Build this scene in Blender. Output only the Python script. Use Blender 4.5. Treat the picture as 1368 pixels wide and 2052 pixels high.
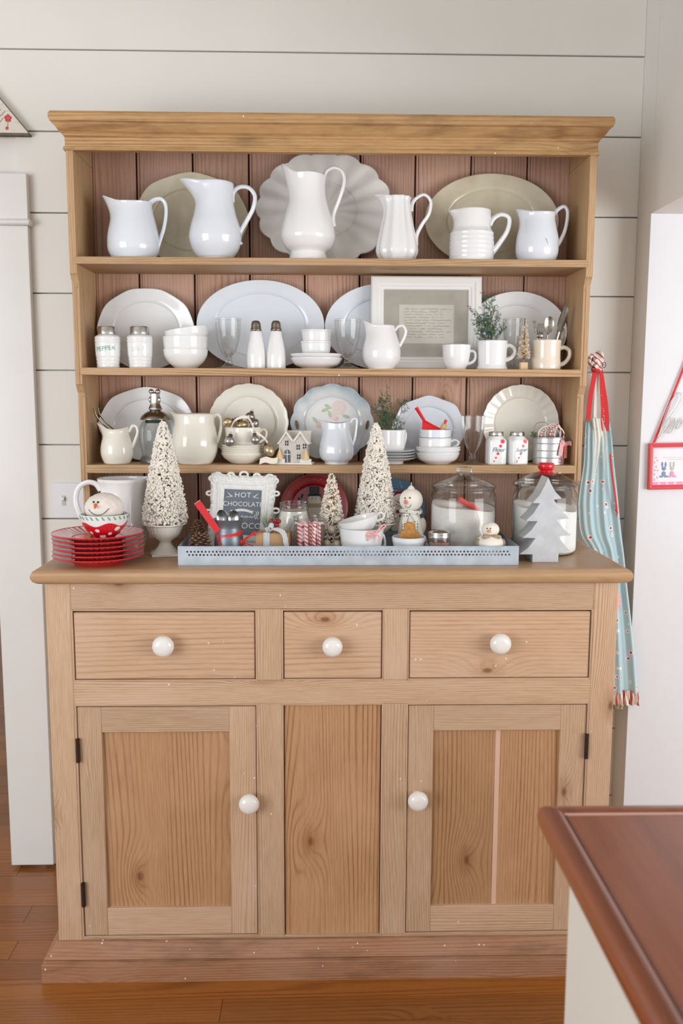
import bpy, bmesh, math, random
from mathutils import Vector, Matrix
PI = math.pi; TAU = 2*PI
random.seed(7)
for o in list(bpy.data.objects): bpy.data.objects.remove(o)
SC = bpy.context.scene; COL = SC.collection

# ------------------------------------------------------------------ camera
CAM = Vector((-.0348, -2.1519, 1.4809)); YAW, TILT, ROLL, FPX = .0245, .131, -.0034, 1802.4
_fw = Vector((math.sin(YAW)*math.cos(TILT), math.cos(YAW)*math.cos(TILT), -math.sin(TILT)))
_r0 = Vector((math.cos(YAW), -math.sin(YAW), 0)); _u0 = _r0.cross(_fw)
_R = _r0*math.cos(ROLL) - _u0*math.sin(ROLL); _U = _r0*math.sin(ROLL) + _u0*math.cos(ROLL)
cam_d = bpy.data.cameras.new('camera'); cam = bpy.data.objects.new('camera', cam_d); COL.objects.link(cam)
cam_d.sensor_fit = 'VERTICAL'; cam_d.sensor_height = 36; cam_d.sensor_width = 24
cam_d.lens = FPX*36/2052
cam.matrix_world = Matrix(((_R.x, _U.x, -_fw.x, CAM.x), (_R.y, _U.y, -_fw.y, CAM.y), (_R.z, _U.z, -_fw.z, CAM.z), (0, 0, 0, 1)))
cam_d.dof.use_dof = True; cam_d.dof.focus_distance = 2.4; cam_d.dof.aperture_fstop = 4.5
SC.camera = cam

# ------------------------------------------------------------------ light
w = bpy.data.worlds.new('world'); SC.world = w; w.use_nodes = True
bg = w.node_tree.nodes['Background']; bg.inputs[0].default_value = (.93, .975, 1.0, 1); bg.inputs[1].default_value = .68
def window_light(name, loc, tgt, sx, sy, power, col):
    l = bpy.data.lights.new(name, 'AREA'); l.shape = 'RECTANGLE'; l.size = sx; l.size_y = sy; l.energy = power; l.color = col
    o = bpy.data.objects.new(name, l); COL.objects.link(o); o.location = loc
    o.rotation_euler = (Vector(tgt)-Vector(loc)).to_track_quat('-Z', 'Y').to_euler()
window_light('window_light_right', (3.0, -2.3, 1.15), (.1, .2, 1.15), 2.2, 1.5, 62, (.985, .99, 1))
window_light('window_light_left', (-2.6, -2.6, 1.4), (0, .2, 1.3), 1.8, 1.6, 42, (.96, .98, 1))
SC.view_settings.view_transform = 'Standard'; SC.view_settings.look = 'None'
SC.view_settings.exposure = .36; SC.view_settings.gamma = 1; SC.view_settings.use_curve_mapping = False

# ------------------------------------------------------------------ photo pixel -> place
def ray(x, y): return _fw + _R*((x-684)/FPX) - _U*((y-1026)/FPX)
def aty(x, y, Y):
    d = ray(x, y); return CAM + d*((Y-CAM.y)/d.y)
def atz(x, y, Z):
    d = ray(x, y); return CAM + d*((Z-CAM.z)/d.z)
def kk(p): return (Vector(p)-CAM).dot(_fw)/FPX      # metres per pixel at a point

# ------------------------------------------------------------------ mesh builder
class MB:
    def __init__(s): s.v = []; s.f = []
    def add(s, vs, fs):
        n = len(s.v); s.v += [tuple(p) for p in vs]; s.f += [tuple(i+n for i in f) for f in fs]; return s
    def box(s, x0, x1, y0, y1, z0, z1):
        return s.add([(x, y, z) for z in (z0, z1) for y in (y0, y1) for x in (x0, x1)],
                     [(0, 2, 3, 1), (4, 5, 7, 6), (0, 1, 5, 4), (2, 6, 7, 3), (0, 4, 6, 2), (1, 3, 7, 5)])
    def grid(s, rows, closed_u=False, closed_v=False):
        nv = len(rows); nu = len(rows[0]); vs = [p for r in rows for p in r]; fs = []
        for j in range(nv if closed_v else nv-1):
            for i in range(nu if closed_u else nu-1):
                a = j*nu+i; b = j*nu+(i+1) % nu; c = ((j+1) % nv)*nu+(i+1) % nu; d = ((j+1) % nv)*nu+i
                fs.append((a, b, c, d))
        return s.add(vs, fs)
    def lathe(s, prof, seg=40, fn=None, c=(0, 0, 0), close=False):
        rows = []
        for j, (r, z) in enumerate(prof):
            row = []
            for i in range(seg):
                th = TAU*i/seg; rr, zz, dx = r, z, 0
                if fn: rr, zz = fn(th, r, z)
                row.append((c[0]+rr*math.cos(th), c[1]+rr*math.sin(th), c[2]+zz))
            rows.append(row)
        return s.grid(rows, closed_u=True, closed_v=close)
    def tube(s, pts, rad, seg=10, flat=1.0, closed=False, up=None):
        pts = [Vector(p) for p in pts]; n = len(pts)
        if not hasattr(rad, '__len__'): rad = [rad]*n
        rows = []; nrm = Vector(up) if up else None
        for i in range(n):
            t = (pts[(i+1) % n]-pts[i-1]) if closed else (pts[min(i+1, n-1)]-pts[max(i-1, 0)])
            if t.length < 1e-9: t = Vector((0, 0, 1))
            t.normalize()
            if nrm is None: nrm = t.orthogonal()
            nrm = (nrm - t*nrm.dot(t))
            if nrm.length < 1e-6: nrm = t.orthogonal()
            nrm.normalize(); b = t.cross(nrm)
            rows.append([pts[i]+(nrm*math.cos(TAU*k/seg)*flat+b*math.sin(TAU*k/seg))*rad[i] for k in range(seg)])
        base = len(s.v); s.grid(rows, closed_u=True, closed_v=closed)
        if not closed:
            s.f.append(tuple(base+k for k in range(seg))[::-1]); s.f.append(tuple(base+(n-1)*seg+k for k in range(seg)))
        return s
    def prism(s, poly, d0, d1, plane='xz'):
        n = len(poly)
        mp = {'xz': lambda a, b, d: (a, d, b), 'xy': lambda a, b, d: (a, b, d), 'yz': lambda a, b, d: (d, a, b)}[plane]
        vs = [mp(a, b, d0) for a, b in poly]+[mp(a, b, d1) for a, b in poly]
        fs = [tuple(range(n)), tuple(range(2*n-1, n-1, -1))]+[(i, i+n, (i+1) % n+n, (i+1) % n) for i in range(n)]
        return s.add(vs, fs)
    def ball(s, c, r, seg=12, rings=8, sc=(1, 1, 1)):
        prof = [(max(1e-5, r*math.sin(PI*j/rings)), -r*math.cos(PI*j/rings)) for j in range(rings+1)]
        m = MB().lathe(prof, seg)
        return s.add([(c[0]+x*sc[0], c[1]+y*sc[1], c[2]+z*sc[2]) for x, y, z in m.v], m.f)
    def ribbon(s, pts, width, thick=.0008):
        """flat strip: pts = list of (centre, half-width vector)"""
        rows = []
        for i, (p, wv) in enumerate(pts):
            p = Vector(p); wv = Vector(wv)
            q = Vector(pts[min(i+1, len(pts)-1)][0])-Vector(pts[max(i-1, 0)][0]); nn = wv.cross(q)
            nn = nn.normalized()*thick if nn.length > 1e-9 else Vector((0, thick, 0))
            rows.append([p-wv-nn, p+wv-nn, p+wv+nn, p-wv+nn])
        b = len(s.v); s.grid(rows, closed_u=True); n = len(rows)
        s.f.append((b, b+1, b+2, b+3)); s.f.append((b+4*n-1, b+4*n-2, b+4*n-3, b+4*n-4)); return s
    def xf(s, M):
        s.v = [tuple(M @ Vector(p)) for p in s.v]; return s
    def build(s, name, mat, parent=None, loc=(0, 0, 0), rot=None, bevel=0, sharp=40, smooth=True, label=None, kind=None, sub=0, seg=2):
        me = bpy.data.meshes.new(name); me.from_pydata(s.v, [], s.f); me.update()
        bm = bmesh.new(); bm.from_mesh(me); bmesh.ops.recalc_face_normals(bm, faces=bm.faces); bm.to_mesh(me); bm.free()
        if smooth:
            me.polygons.foreach_set('use_smooth', [True]*len(me.polygons))
            try: me.set_sharp_from_angle(angle=math.radians(sharp))
            except Exception: pass
        for m in (mat if isinstance(mat, (list, tuple)) else [mat]): me.materials.append(m)
        o = bpy.data.objects.new(name, me); COL.objects.link(o)
        if parent: o.parent = parent
        o.location = loc
        if rot: o.rotation_euler = rot
        if bevel:
            b = o.modifiers.new('bevel', 'BEVEL'); b.width = bevel; b.segments = seg; b.limit_method = 'ANGLE'; b.angle_limit = math.radians(40)
        if sub:
            b = o.modifiers.new('sub', 'SUBSURF'); b.levels = sub; b.render_levels = sub
        if label: o['label'] = label
        if kind: o['kind'] = kind
        return o

def spl(pts, n=8):
    """Catmull-Rom through points"""
    out = []; P = [Vector(p) for p in pts]
    for i in range(len(P)-1):
        p0 = P[max(i-1, 0)]; p1 = P[i]; p2 = P[i+1]; p3 = P[min(i+2, len(P)-1)]
        for k in range(n):
            t = k/n
            out.append(.5*((2*p1)+(p2-p0)*t+(2*p0-5*p1+4*p2-p3)*t*t+(3*p1-p0-3*p2+p3)*t**3))
    out.append(P[-1]); return out
def spl2(pts, n=6): return [(p.x, p.y) for p in spl([(a, b, 0) for a, b in pts], n)]
def tag(o, label, cat, group=None):
    o['label'] = label; o['category'] = cat
    if group: o['group'] = group
    return o
def thing(name, label, cat, loc=(0, 0, 0), rot=None, group=None):
    o = bpy.data.objects.new(name, None); COL.objects.link(o); o.location = loc; o.empty_display_size = .02
    if rot: o.rotation_euler = rot
    return tag(o, label, cat, group)
def struct(o): o['kind'] = 'structure'; return o
def copy_tree(o, parent=None, loc=None, rot=None, label=None):
    c = o.copy(); COL.objects.link(c); c.parent = parent
    if loc is not None: c.location = loc
    if rot is not None: c.rotation_euler = rot
    if label: c['label'] = label
    for ch in [x for x in bpy.data.objects if x.parent == o]: copy_tree(ch, c)
    return c

# ------------------------------------------------------------------ materials
def L(r, g, b):
    return tuple(((c/255)/12.92 if c/255 <= .04045 else ((c/255+.055)/1.055)**2.4) for c in (r, g, b))+(1,)
class NT:
    def __init__(s, name):
        s.m = bpy.data.materials.new(name); s.m.use_nodes = True; s.t = s.m.node_tree; s.b = s.t.nodes['Principled BSDF']
    def n(s, typ, **kw):
        nd = s.t.nodes.new(typ)
        for k, v in kw.items(): setattr(nd, k, v)
        return nd
    def l(s, a, b): s.t.links.new(a, b)
    def val(s, inp, x):
        if hasattr(x, 'is_output') or isinstance(x, bpy.types.NodeSocket): s.l(x, inp)
        else: inp.default_value = x
    def math(s, op, a, b=0.0, c=None, clamp=False):
        nd = s.n('ShaderNodeMath', operation=op, use_clamp=clamp); s.val(nd.inputs[0], a); s.val(nd.inputs[1], b)
        if c is not None: s.val(nd.inputs[2], c)
        return nd.outputs[0]
    def mix(s, f, a, b):
        nd = s.n('ShaderNodeMix', data_type='RGBA'); s.val(nd.inputs[0], f); s.val(nd.inputs[6], a); s.val(nd.inputs[7], b); return nd.outputs[2]
    def ramp(s, f, lo, hi):
        nd = s.n('ShaderNodeMapRange'); s.val(nd.inputs[0], f); nd.inputs[1].default_value = lo; nd.inputs[2].default_value = hi; return nd.outputs[0]
    def coord(s, rnd=0):
        tc = s.n('ShaderNodeTexCoord'); c = tc.outputs['Object']
        if rnd:
            oi = s.n('ShaderNodeObjectInfo'); m = s.n('ShaderNodeVectorMath', operation='SCALE'); cb = s.n('ShaderNodeCombineXYZ')
            for i in range(3): cb.inputs[i].default_value = (1, .73, 1.31)[i]*rnd
            s.l(cb.outputs[0], m.inputs[0]); s.l(oi.outputs['Random'], m.inputs['Scale'])
            a = s.n('ShaderNodeVectorMath', operation='ADD'); s.l(c, a.inputs[0]); s.l(m.outputs[0], a.inputs[1]); c = a.outputs[0]
        return c
    def scale(s, c, v):
        m = s.n('ShaderNodeVectorMath', operation='MULTIPLY'); s.l(c, m.inputs[0]); m.inputs[1].default_value = v; return m.outputs[0]
    def noise(s, c, sc, det=2, rough=.5):
        nd = s.n('ShaderNodeTexNoise'); s.l(c, nd.inputs['Vector']); nd.inputs['Scale'].default_value = sc; nd.inputs['Detail'].default_value = det; nd.inputs['Roughness'].default_value = rough
        return nd.outputs['Fac']
    def bump(s, h, st=.1, d=.002):
        b = s.n('ShaderNodeBump'); b.inputs['Strength'].default_value = st; b.inputs['Distance'].default_value = d; s.l(h, b.inputs['Height']); s.l(b.outputs[0], s.b.inputs['Normal'])
    def done(s, col=None, rough=.5, metal=0, **kw):
        if col is not None: s.val(s.b.inputs['Base Color'], col)
        s.val(s.b.inputs['Roughness'], rough); s.b.inputs['Metallic'].default_value = metal
        for k, v in kw.items(): s.b.inputs[k.replace('_', ' ')].default_value = v
        return s.m
def plain(name, col, rough=.5, metal=0, var=0, vs=8, bump=0, **kw):
    t = NT(name)
    if var:
        c = t.coord(3); f = t.noise(c, vs, 4); d = tuple(x*(1-var) for x in col[:3])+(1,)
        cc = t.mix(t.ramp(f, .35, .65), col, d)
        if bump: t.bump(f, bump, .003)
        return t.done(cc, rough, metal, **kw)
    return t.done(col, rough, metal, **kw)

def wood(name, c1, c2, ck, axis, ring=55, pale=None, flecks=0, rough=.5, knots=.62, vary=.16, coat=0, kscale=1.0, warp=11, flat='y', grime=0, line=.6):
    """pine: stretched-noise grain, warped growth rings that bend round knots, a few knots, optional paint flecks and grime"""
    t = NT(name); p = t.coord(9)
    al = .07; S = {'x': (al, 1, 1), 'y': (1, al, 1), 'z': (1, 1, al)}[axis]
    q = t.scale(p, S)
    sx = t.n('ShaderNodeSeparateXYZ'); t.l(p, sx.inputs[0]); o = sx.outputs
    a = {'x': t.math('ADD', o[2], o[1]), 'y': t.math('ADD', o[0], o[2]), 'z': t.math('ADD', o[0], t.math('MULTIPLY', o[1], .6))}[axis]
    cb2 = t.n('ShaderNodeCombineXYZ'); t.l(a, cb2.inputs[0]); t.l(t.math('MULTIPLY', o['xyz'.index(axis)], .5), cb2.inputs[1])
    v = t.n('ShaderNodeTexVoronoi', voronoi_dimensions='2D'); t.l(cb2.outputs[0], v.inputs['Vector']); v.inputs['Scale'].default_value = 4.6*kscale
    d = v.outputs['Distance']; sc = t.n('ShaderNodeSeparateColor'); t.l(v.outputs['Color'], sc.inputs[0])
    gate = t.math('GREATER_THAN', sc.outputs[0], knots)
    wide = t.math('MULTIPLY', gate, t.math('SUBTRACT', 1, t.ramp(d, 0, .34)))
    core = t.math('MULTIPLY', gate, t.math('SUBTRACT', 1, t.ramp(d, .015, .038)))
    halo = t.math('MULTIPLY', gate, t.math('SUBTRACT', 1, t.ramp(d, .04, .13)))
    low = t.noise(q, 5, 2)
    rc = t.math('ADD', t.math('MULTIPLY', a, ring), t.math('ADD', t.math('MULTIPLY', low, warp*ring/60), t.math('MULTIPLY', t.math('POWER', wide, 2), 5.5)))
    wv = t.math('ADD', .5, t.math('MULTIPLY', t.math('SINE', t.math('MULTIPLY', rc, TAU)), .5))
    wv = t.math('POWER', wv, 4)
    st = t.noise(q, 260, 3, .6); st2 = t.ramp(st, .3, .7)
    big = t.ramp(t.noise(q, 14, 2), .35, .7)
    f = t.math('ADD', t.math('MULTIPLY', t.math('MULTIPLY', wv, t.math('ADD', .3, big)), line), t.math('MULTIPLY', st2, .34))
    f = t.math('ADD', f, t.math('MULTIPLY', halo, .4), clamp=True)
    col = t.mix(f, c1, c2)
    if pale:
        col = t.mix(t.math('MULTIPLY', t.ramp(t.noise(p, 3.2, 3), .5, .75), .45), col, pale)
    if grime:
        gr = t.math('MULTIPLY', t.ramp(t.noise(t.scale(p, tuple(.35 if i == 'xyz'.index(axis) else 1.6 for i in range(3))), 16, 5, .65), .5, .72), grime)
        col = t.mix(gr, col, L(88, 62, 42))
    col = t.mix(t.math('MULTIPLY', core, .8), col, ck)
    if flecks:
        vf = t.n('ShaderNodeTexVoronoi'); t.l(t.scale(p, (1, 1, .7)), vf.inputs['Vector']); vf.inputs['Scale'].default_value = 80; vs = t.n('ShaderNodeSeparateColor'); t.l(vf.outputs['Color'], vs.inputs[0])
        fl = t.math('MULTIPLY', t.math('LESS_THAN', vf.outputs['Distance'], .15), t.math('GREATER_THAN', vs.outputs[0], flecks))
        fl = t.math('MULTIPLY', fl, t.math('GREATER_THAN', t.noise(p, 6, 1), .5))
        col = t.mix(fl, col, L(230, 220, 210))
    oi = t.n('ShaderNodeObjectInfo'); h = t.n('ShaderNodeHueSaturation'); t.l(col, h.inputs['Color'])
    t.l(t.math('ADD', 1-vary/2, t.math('MULTIPLY', oi.outputs['Random'], vary)), h.inputs['Value'])
    t.bump(st2, .12, .001)
    return t.done(h.outputs[0], rough, Coat_Weight=coat, Coat_Roughness=.18)
def ceramic(name, col, rough=.13, var=.04, stain=None):
    t = NT(name); c = t.coord(5); f = t.ramp(t.noise(c, 9, 3), .3, .7); cc = t.mix(f, col, tuple(x*(1-var) for x in col[:3])+(1,))
    if stain: cc = t.mix(t.math('MULTIPLY', t.ramp(t.noise(c, 14, 4), .45, .75), .55), cc, stain)
    t.bump(t.noise(c, 22, 1), .05, .002)
    return t.done(cc, rough, Coat_Weight=.35, Coat_Roughness=.06)
def glassy(name, tint=(.985, .99, .99, 1), f=.12, mx=.95):
    """thin-walled clear glass: transparent + Fresnel gloss"""
    t = NT(name); out = t.t.nodes['Material Output']; t.t.nodes.remove(t.b)
    tr = t.n('ShaderNodeBsdfTransparent'); tr.inputs[0].default_value = tint
    gl = t.n('ShaderNodeBsdfGlossy'); gl.inputs['Roughness'].default_value = .03
    lw = t.n('ShaderNodeFresnel'); lw.inputs[0].default_value = 1.3+f
    m = t.n('ShaderNodeMixShader'); t.l(t.math('MULTIPLY', t.math('MINIMUM', lw.outputs[0], .6), mx), m.inputs[0]); t.l(tr.outputs[0], m.inputs[1]); t.l(gl.outputs[0], m.inputs[2]); t.l(m.outputs[0], out.inputs[0])
    return t.m
def stripes(name, c1, c2, vec, duty=.5, rough=.6):
    """bands along object-space direction vec (vec length = bands per metre)"""
    t = NT(name); c = t.coord(); d = t.n('ShaderNodeVectorMath', operation='DOT_PRODUCT'); t.l(c, d.inputs[0]); d.inputs[1].default_value = vec
    return t.done(t.mix(t.math('GREATER_THAN', t.math('FRACT', d.outputs['Value']), duty), c1, c2), rough)
def radial(name, c1, c2, n, duty=.5, rough=.2, twist=0):
    t = NT(name); s = t.n('ShaderNodeSeparateXYZ'); t.l(t.coord(), s.inputs[0])
    an = t.math('MULTIPLY', t.math('ARCTAN2', s.outputs[1], s.outputs[0]), n/TAU)
    if twist: an = t.math('ADD', an, t.math('MULTIPLY', s.outputs[2], twist))
    return t.done(t.mix(t.math('GREATER_THAN', t.math('FRACT', t.math('ADD', an, 50)), duty), c1, c2), rough, Coat_Weight=.3)
def dotted(name, c1, c2, sc, r, rnd=0, c3=None, r3=0, rough=.8):
    t = NT(name); v = t.n('ShaderNodeTexVoronoi'); t.l(t.coord(), v.inputs['Vector']); v.inputs['Scale'].default_value = sc; v.inputs['Randomness'].default_value = rnd
    col = c1
    if c3: col = t.mix(t.math('LESS_THAN', v.outputs['Distance'], r3), col, c3)
    return t.done(t.mix(t.math('LESS_THAN', v.outputs['Distance'], r), col, c2), rough)
def gingham(name, c1, c2, sc):
    t = NT(name); s = t.n('ShaderNodeSeparateXYZ'); t.l(t.coord(), s.inputs[0])
    a = t.math('GREATER_THAN', t.math('FRACT', t.math('MULTIPLY', s.outputs[0], sc)), .5); b = t.math('GREATER_THAN', t.math('FRACT', t.math('MULTIPLY', s.outputs[2], sc)), .5)
    return t.done(t.mix(t.math('MULTIPLY', t.math('ADD', a, b), .5), c1, c2), .8)
# ------------------------------------------------------------------ palette
KN = L(112, 70, 42)
pine = {a: wood('pine_base_'+a, L(204, 173, 143), L(158, 116, 82), KN, a, ring=170, pale=L(216, 188, 168), flecks=.96, rough=.55, knots=.8) for a in 'xyz'}
pineh = {a: wood('pine_hutch_'+a, L(195, 161, 121), L(142, 102, 66), KN, a, ring=150, pale=L(206, 168, 138), flecks=.95, rough=.55, knots=.72) for a in 'xyz'}
pine_panel = wood('pine_panel', L(189, 148, 108), L(138, 93, 57), KN, 'z', ring=85, warp=14, pale=L(206, 166, 130), rough=.5, knots=.5)
pine_back = wood('pine_backboard', L(194, 156, 134), L(148, 106, 86), KN, 'z', ring=95, pale=L(210, 174, 160), rough=.6, knots=.55, vary=.22)
pine_top = wood('pine_worktop', L(196, 160, 120), L(156, 112, 74), KN, 'x', ring=90, pale=L(208, 176, 144), rough=.36, knots=.8, flat='z')
pine_plinth = wood('pine_plinth', L(168, 122, 88), L(120, 78, 54), KN, 'x', ring=90, pale=L(176, 146, 124), flecks=.86, rough=.6, knots=.6, grime=.55)
floor_wood = wood('floorboard_wood', L(158, 96, 36), L(104, 56, 20), L(60, 26, 10), 'x', ring=70, rough=.3, knots=.9, vary=.5, coat=.3, flat='z')
island_wood = wood('island_wood', L(152, 84, 48), L(116, 58, 30), L(70, 32, 18), 'y', ring=14, warp=8, rough=.33, knots=.97, coat=.35, flat='z', line=.4)
rim_wood = wood('island_rim_wood', L(138, 72, 40), L(98, 46, 22), L(70, 32, 18), 'y', ring=14, warp=6, rough=.3, knots=.97, coat=.4, flat='z')
wall_paint = plain('white_wall_paint', L(233, 231, 225), .55, var=.025, vs=5, bump=.06)
trim_paint = plain('white_trim_paint', L(232, 232, 230), .4, var=.03, vs=7, bump=.05)
plaster = plain('white_plaster', L(228, 231, 236), .7, var=.015, vs=30, bump=.05)
header_paint = plain('header_paint', L(226, 223, 218), .6, var=.02, vs=6)
cabinet_paint = plain('cabinet_paint', L(222, 218, 208), .5, var=.03, vs=6)
dark = plain('dark_gap', L(40, 34, 30), .9)
white = ceramic('white_ironstone', L(238, 239, 240))
bluewhite = ceramic('cool_white_glaze', L(226, 232, 240))
cream = ceramic('cream_glaze', L(240, 236, 224))
ivory = ceramic('ivory_glaze', L(236, 224, 206))
stained = ceramic('aged_ironstone', L(216, 206, 180), .2, .08, L(176, 160, 126))
grayglaze = ceramic('pearl_glaze', L(234, 231, 226), .1, .06)
milk = ceramic('milk_glass', L(240, 242, 242), .1)
knobmat = ceramic('porcelain_knob', L(240, 238, 234), .1)
rust = plain('rusty_iron', L(70, 50, 42), .6, .6, var=.4, vs=120)
chrome = plain('polished_metal', L(205, 203, 198), .22, 1, var=.2, vs=60)
pewter = plain('pewter_cap', L(150, 142, 128), .3, 1, var=.3, vs=80)
silver = plain('tarnished_silver', L(176, 168, 156), .25, 1, var=.35, vs=50)
galv = plain('galvanised_zinc', L(192, 204, 216), .5, .2, var=.2, vs=26)
galvt = plain('galvanised_tree_metal', L(200, 204, 208), .5, .2, var=.12, vs=40)
glass = glassy('clear_glass'); glass2 = glassy('goblet_glass', (.97, .975, .972, 1), .22); glassg = glassy('jar_glass', (.955, .975, .975, 1), .22)
red = plain('red_glaze', L(205, 22, 34), .15, Coat_Weight=.4); redp = plain('red_plastic', L(226, 40, 48), .35); redf = plain('red_fabric', L(214, 50, 56), .8)
crim = plain('deep_red', L(176, 14, 26), .25, Coat_Weight=.4); black = plain('black_paint', L(24, 26, 28), .45); charcoal = plain('chalkboard', L(112, 120, 132), .8, var=.1, vs=30)
offwhite = plain('off_white', L(240, 234, 224), .8, var=.04, vs=40); snow = plain('snow_flock', L(250, 245, 236), .95); tan = plain('sisal_bristle', L(226, 198, 150), .9)
paper = plain('paper', L(236, 231, 220), .85, var=.03, vs=20); linen = plain('linen_mat', L(206, 198, 186), .9, var=.06, vs=60)
ink = plain('brown_ink', L(140, 128, 116), .9); green = plain('green_print', L(120, 168, 142), .6); grey = plain('faded_grey_print', L(224, 226, 226), .4)
leafg = plain('juniper_green', L(74, 106, 74), .7, var=.35, vs=90); stem_b = plain('brown_stem', L(96, 74, 52), .8); berry = plain('juniper_berry', L(142, 168, 196), .5)
flour = plain('flour_powder', L(244, 242, 238), .95, var=.03, vs=60, bump=.3); sugar = plain('sugar_powder', L(234, 228, 222), .9, var=.05, vs=160, bump=.2)
kraft = plain('kraft_paper', L(186, 148, 108), .8, var=.08, vs=60); cone = plain('pinecone_scale', L(104, 72, 52), .7, var=.45, vs=70); conet = plain('pinecone_tip', L(168, 128, 98), .7, var=.3, vs=70)
ginger = plain('gingerbread', L(196, 142, 74), .85, var=.3, vs=160, bump=.4); cocoa = plain('cocoa_powder', L(180, 130, 112), .9, var=.12, vs=80)
orange = plain('carrot_orange', L(222, 120, 62), .6); pinkn = plain('pink_nose', L(226, 140, 130), .6); bluepl = plain('slate_blue_glaze', L(96, 124, 150), .2, Coat_Weight=.3)
scarfm = dotted('green_check_scarf', L(226, 226, 216), L(52, 84, 70), 150, .28, .2)
pearl = plain('pearl_bead', L(226, 216, 196), .2, .25); silverball = plain('mercury_glass', L(196, 190, 190), .16, .9, var=.15, vs=60); goldball = plain('gold_mercury_glass', L(214, 190, 150), .2, .75, var=.15, vs=60)
pinkp = plain('pink_print', L(232, 160, 196), .8); bluep = plain('blue_print', L(128, 148, 190), .8); greyp = plain('grey_print', L(190, 198, 198), .8)
candy = stripes('candy_stripe', L(246, 236, 232), L(214, 62, 70), (95, 40, 95), .55, .3)
ticking = stripes('navy_ticking', L(240, 240, 238), L(74, 84, 110), (430, 0, 0), .6)
twine = stripes('red_white_twine', L(245, 235, 230), L(220, 70, 74), (300, 100, 250), .5)

# ------------------------------------------------------------------ the room
YW = .545; XR = .894; YJ = .44
seam = [aty(700, y, YW).z for y in (107, 270, 432, 592, 745, 893, 1040)]
pitch = (seam[0]-seam[-1])/6
zs = [seam[0]+pitch]+seam
while zs[-1] > 0: zs.append(zs[-1]-pitch)
zs = [2.95]+zs[0:-1]+[0]
m = MB(); m.box(-.88, XR+.02, YW+.02, YW+.16, 0, 2.95)
wb = struct(m.build('wall_back', wall_paint))
for i in range(len(zs)-1):
    m = MB(); x0 = -2.6 if zs[i+1] > 2.15 else -.90
    m.box(x0, XR, YW, YW+.024, zs[i+1]+.0028, zs[i]-.0008)
    m.build('plank', wall_paint, wb, bevel=.0015)
struct(MB().box(-2.6, -.88, YW+.02, YW+.16, 2.08, 2.95).build('wall_over_doorway', wall_paint))
# right-hand pier, dropped header and the wall of the next bay
struct(MB().box(XR, XR+.12, YJ, YW+.16, 0, 2.95).build('wall_right', header_paint))
zso = aty(1300, 428, YJ).z
struct(MB().box(XR, XR+2.4, YJ-.004, YJ-.0005, 0, zso-.0005).build('wall_alcove', plaster))
struct(MB().box(XR+.0006, XR+2.4, -4.2, YJ-.0005, zso, 2.949).build('trim_1', header_paint))
struct(MB().box(-3.4, XR+2.4, -4.2, 5.2, 2.95, 3.05).build('ceiling', wall_paint))
struct(MB().box(-4.6, XR+2.4, 4.4, 4.5, 0, 2.95).build('wall_far', wall_paint))
# floor boards
fl = struct(MB().box(-4.6, XR+2.4, -4.2, 4.4, -.06, -.021).build('floor', dark))
y = .4775-.083*57; i = 0
bm_cache = {}
while y < 4.4:
    c0 = random.uniform(-3.6, -1.6); cuts = [-4.6, c0, c0+random.uniform(1.2, 2.6), XR+2.4]
    for a, b in zip(cuts[:-1], cuts[1:]):
        if b-a < .15: continue
        MB().box(a+.0006, b-.0006, y+.0012, y+.083, -.02, 0).build('floorboard', floor_wood, fl, smooth=False)
    y += .083
# door casing at the left
yc = YW-.024
xr_ = atz(108, 1732, 0).x; xr_ = aty(108, 1730, yc).x; xl_ = aty(23, 1730, yc).x
door = bpy.data.objects.new('door_1', None); COL.objects.link(door); struct(door); door.location = (xl_, YW, 0)
def dpart(mb, n, bev=.002): 
    mb.v = [(x-xl_, y_-YW, z) for x, y_, z in mb.v]; return mb.build(n, trim_paint, door, bevel=bev)
zt = aty(54, 452, yc).z; zl = aty(54, 440, yc).z; zh = aty(50, 347, yc).z
dpart(MB().box(xl_, xr_, yc, YW-.001, .012, zt), 'door_jamb_board')
dpart(MB().box(xl_, xl_+.02, YW-.001, YW+.16, .0, zt), 'jamb_return')
dpart(MB().box(xl_-.95, xr_+.01, yc-.012, YW-.001, zt, zl), 'lintel_bead', .005)
dpart(MB().box(xl_-.95, xr_+.002, yc-.002, YW-.001, zl, zh), 'lintel_board')
# ------------------------------------------------------------------ kitchen island in the foreground
isl = thing('kitchen_island', 'kitchen island with red-brown wooden top and white painted side panel', 'island', (.267, -1.005, 0))
zi = .93; x0, y0 = 0, 0
def ip(mb, n, mt, bev=0, **k): return mb.build(n, mt, isl, bevel=bev, **k)
ip(MB().box(.024, 1.5, -1.5, -.024, zi-.03, zi-.0015), 'top_panel', island_wood, .001)
def rim(pts_out, pts_in, n):
    pass
prof = [(0.0, zi-.036), (-.004, zi-.03), (-.006, zi-.018), (-.004, zi-.006), (.003, zi), (.012, zi+.0015), (.020, zi), (.0225, zi-.003)]
# left rim: runs along -Y, back rim: runs along +X, mitred
rows = [[(a, -1.5, z) for a, z in prof], [(a, -a, z) for a, z in prof]]
ip(MB().grid(rows), 'left_rim', rim_wood, label='rounded dark wooden edge moulding')
rows = [[(a, -a, z) for a, z in prof], [(1.5, -a, z) for a, z in prof]]
ip(MB().grid(rows), 'back_rim', rim_wood)
ip(MB().box(.0225, 1.5, -.0275, -.0228, zi-.01, zi-.0004), 'inlay_line', plain('worn_pale_joint', L(214, 176, 160), .6))
ip(MB().box(.0225, .0262, -1.5, -.0275, zi-.01, zi-.0008), 'side_joint', rim_wood)
Xc = .33-.267
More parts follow.
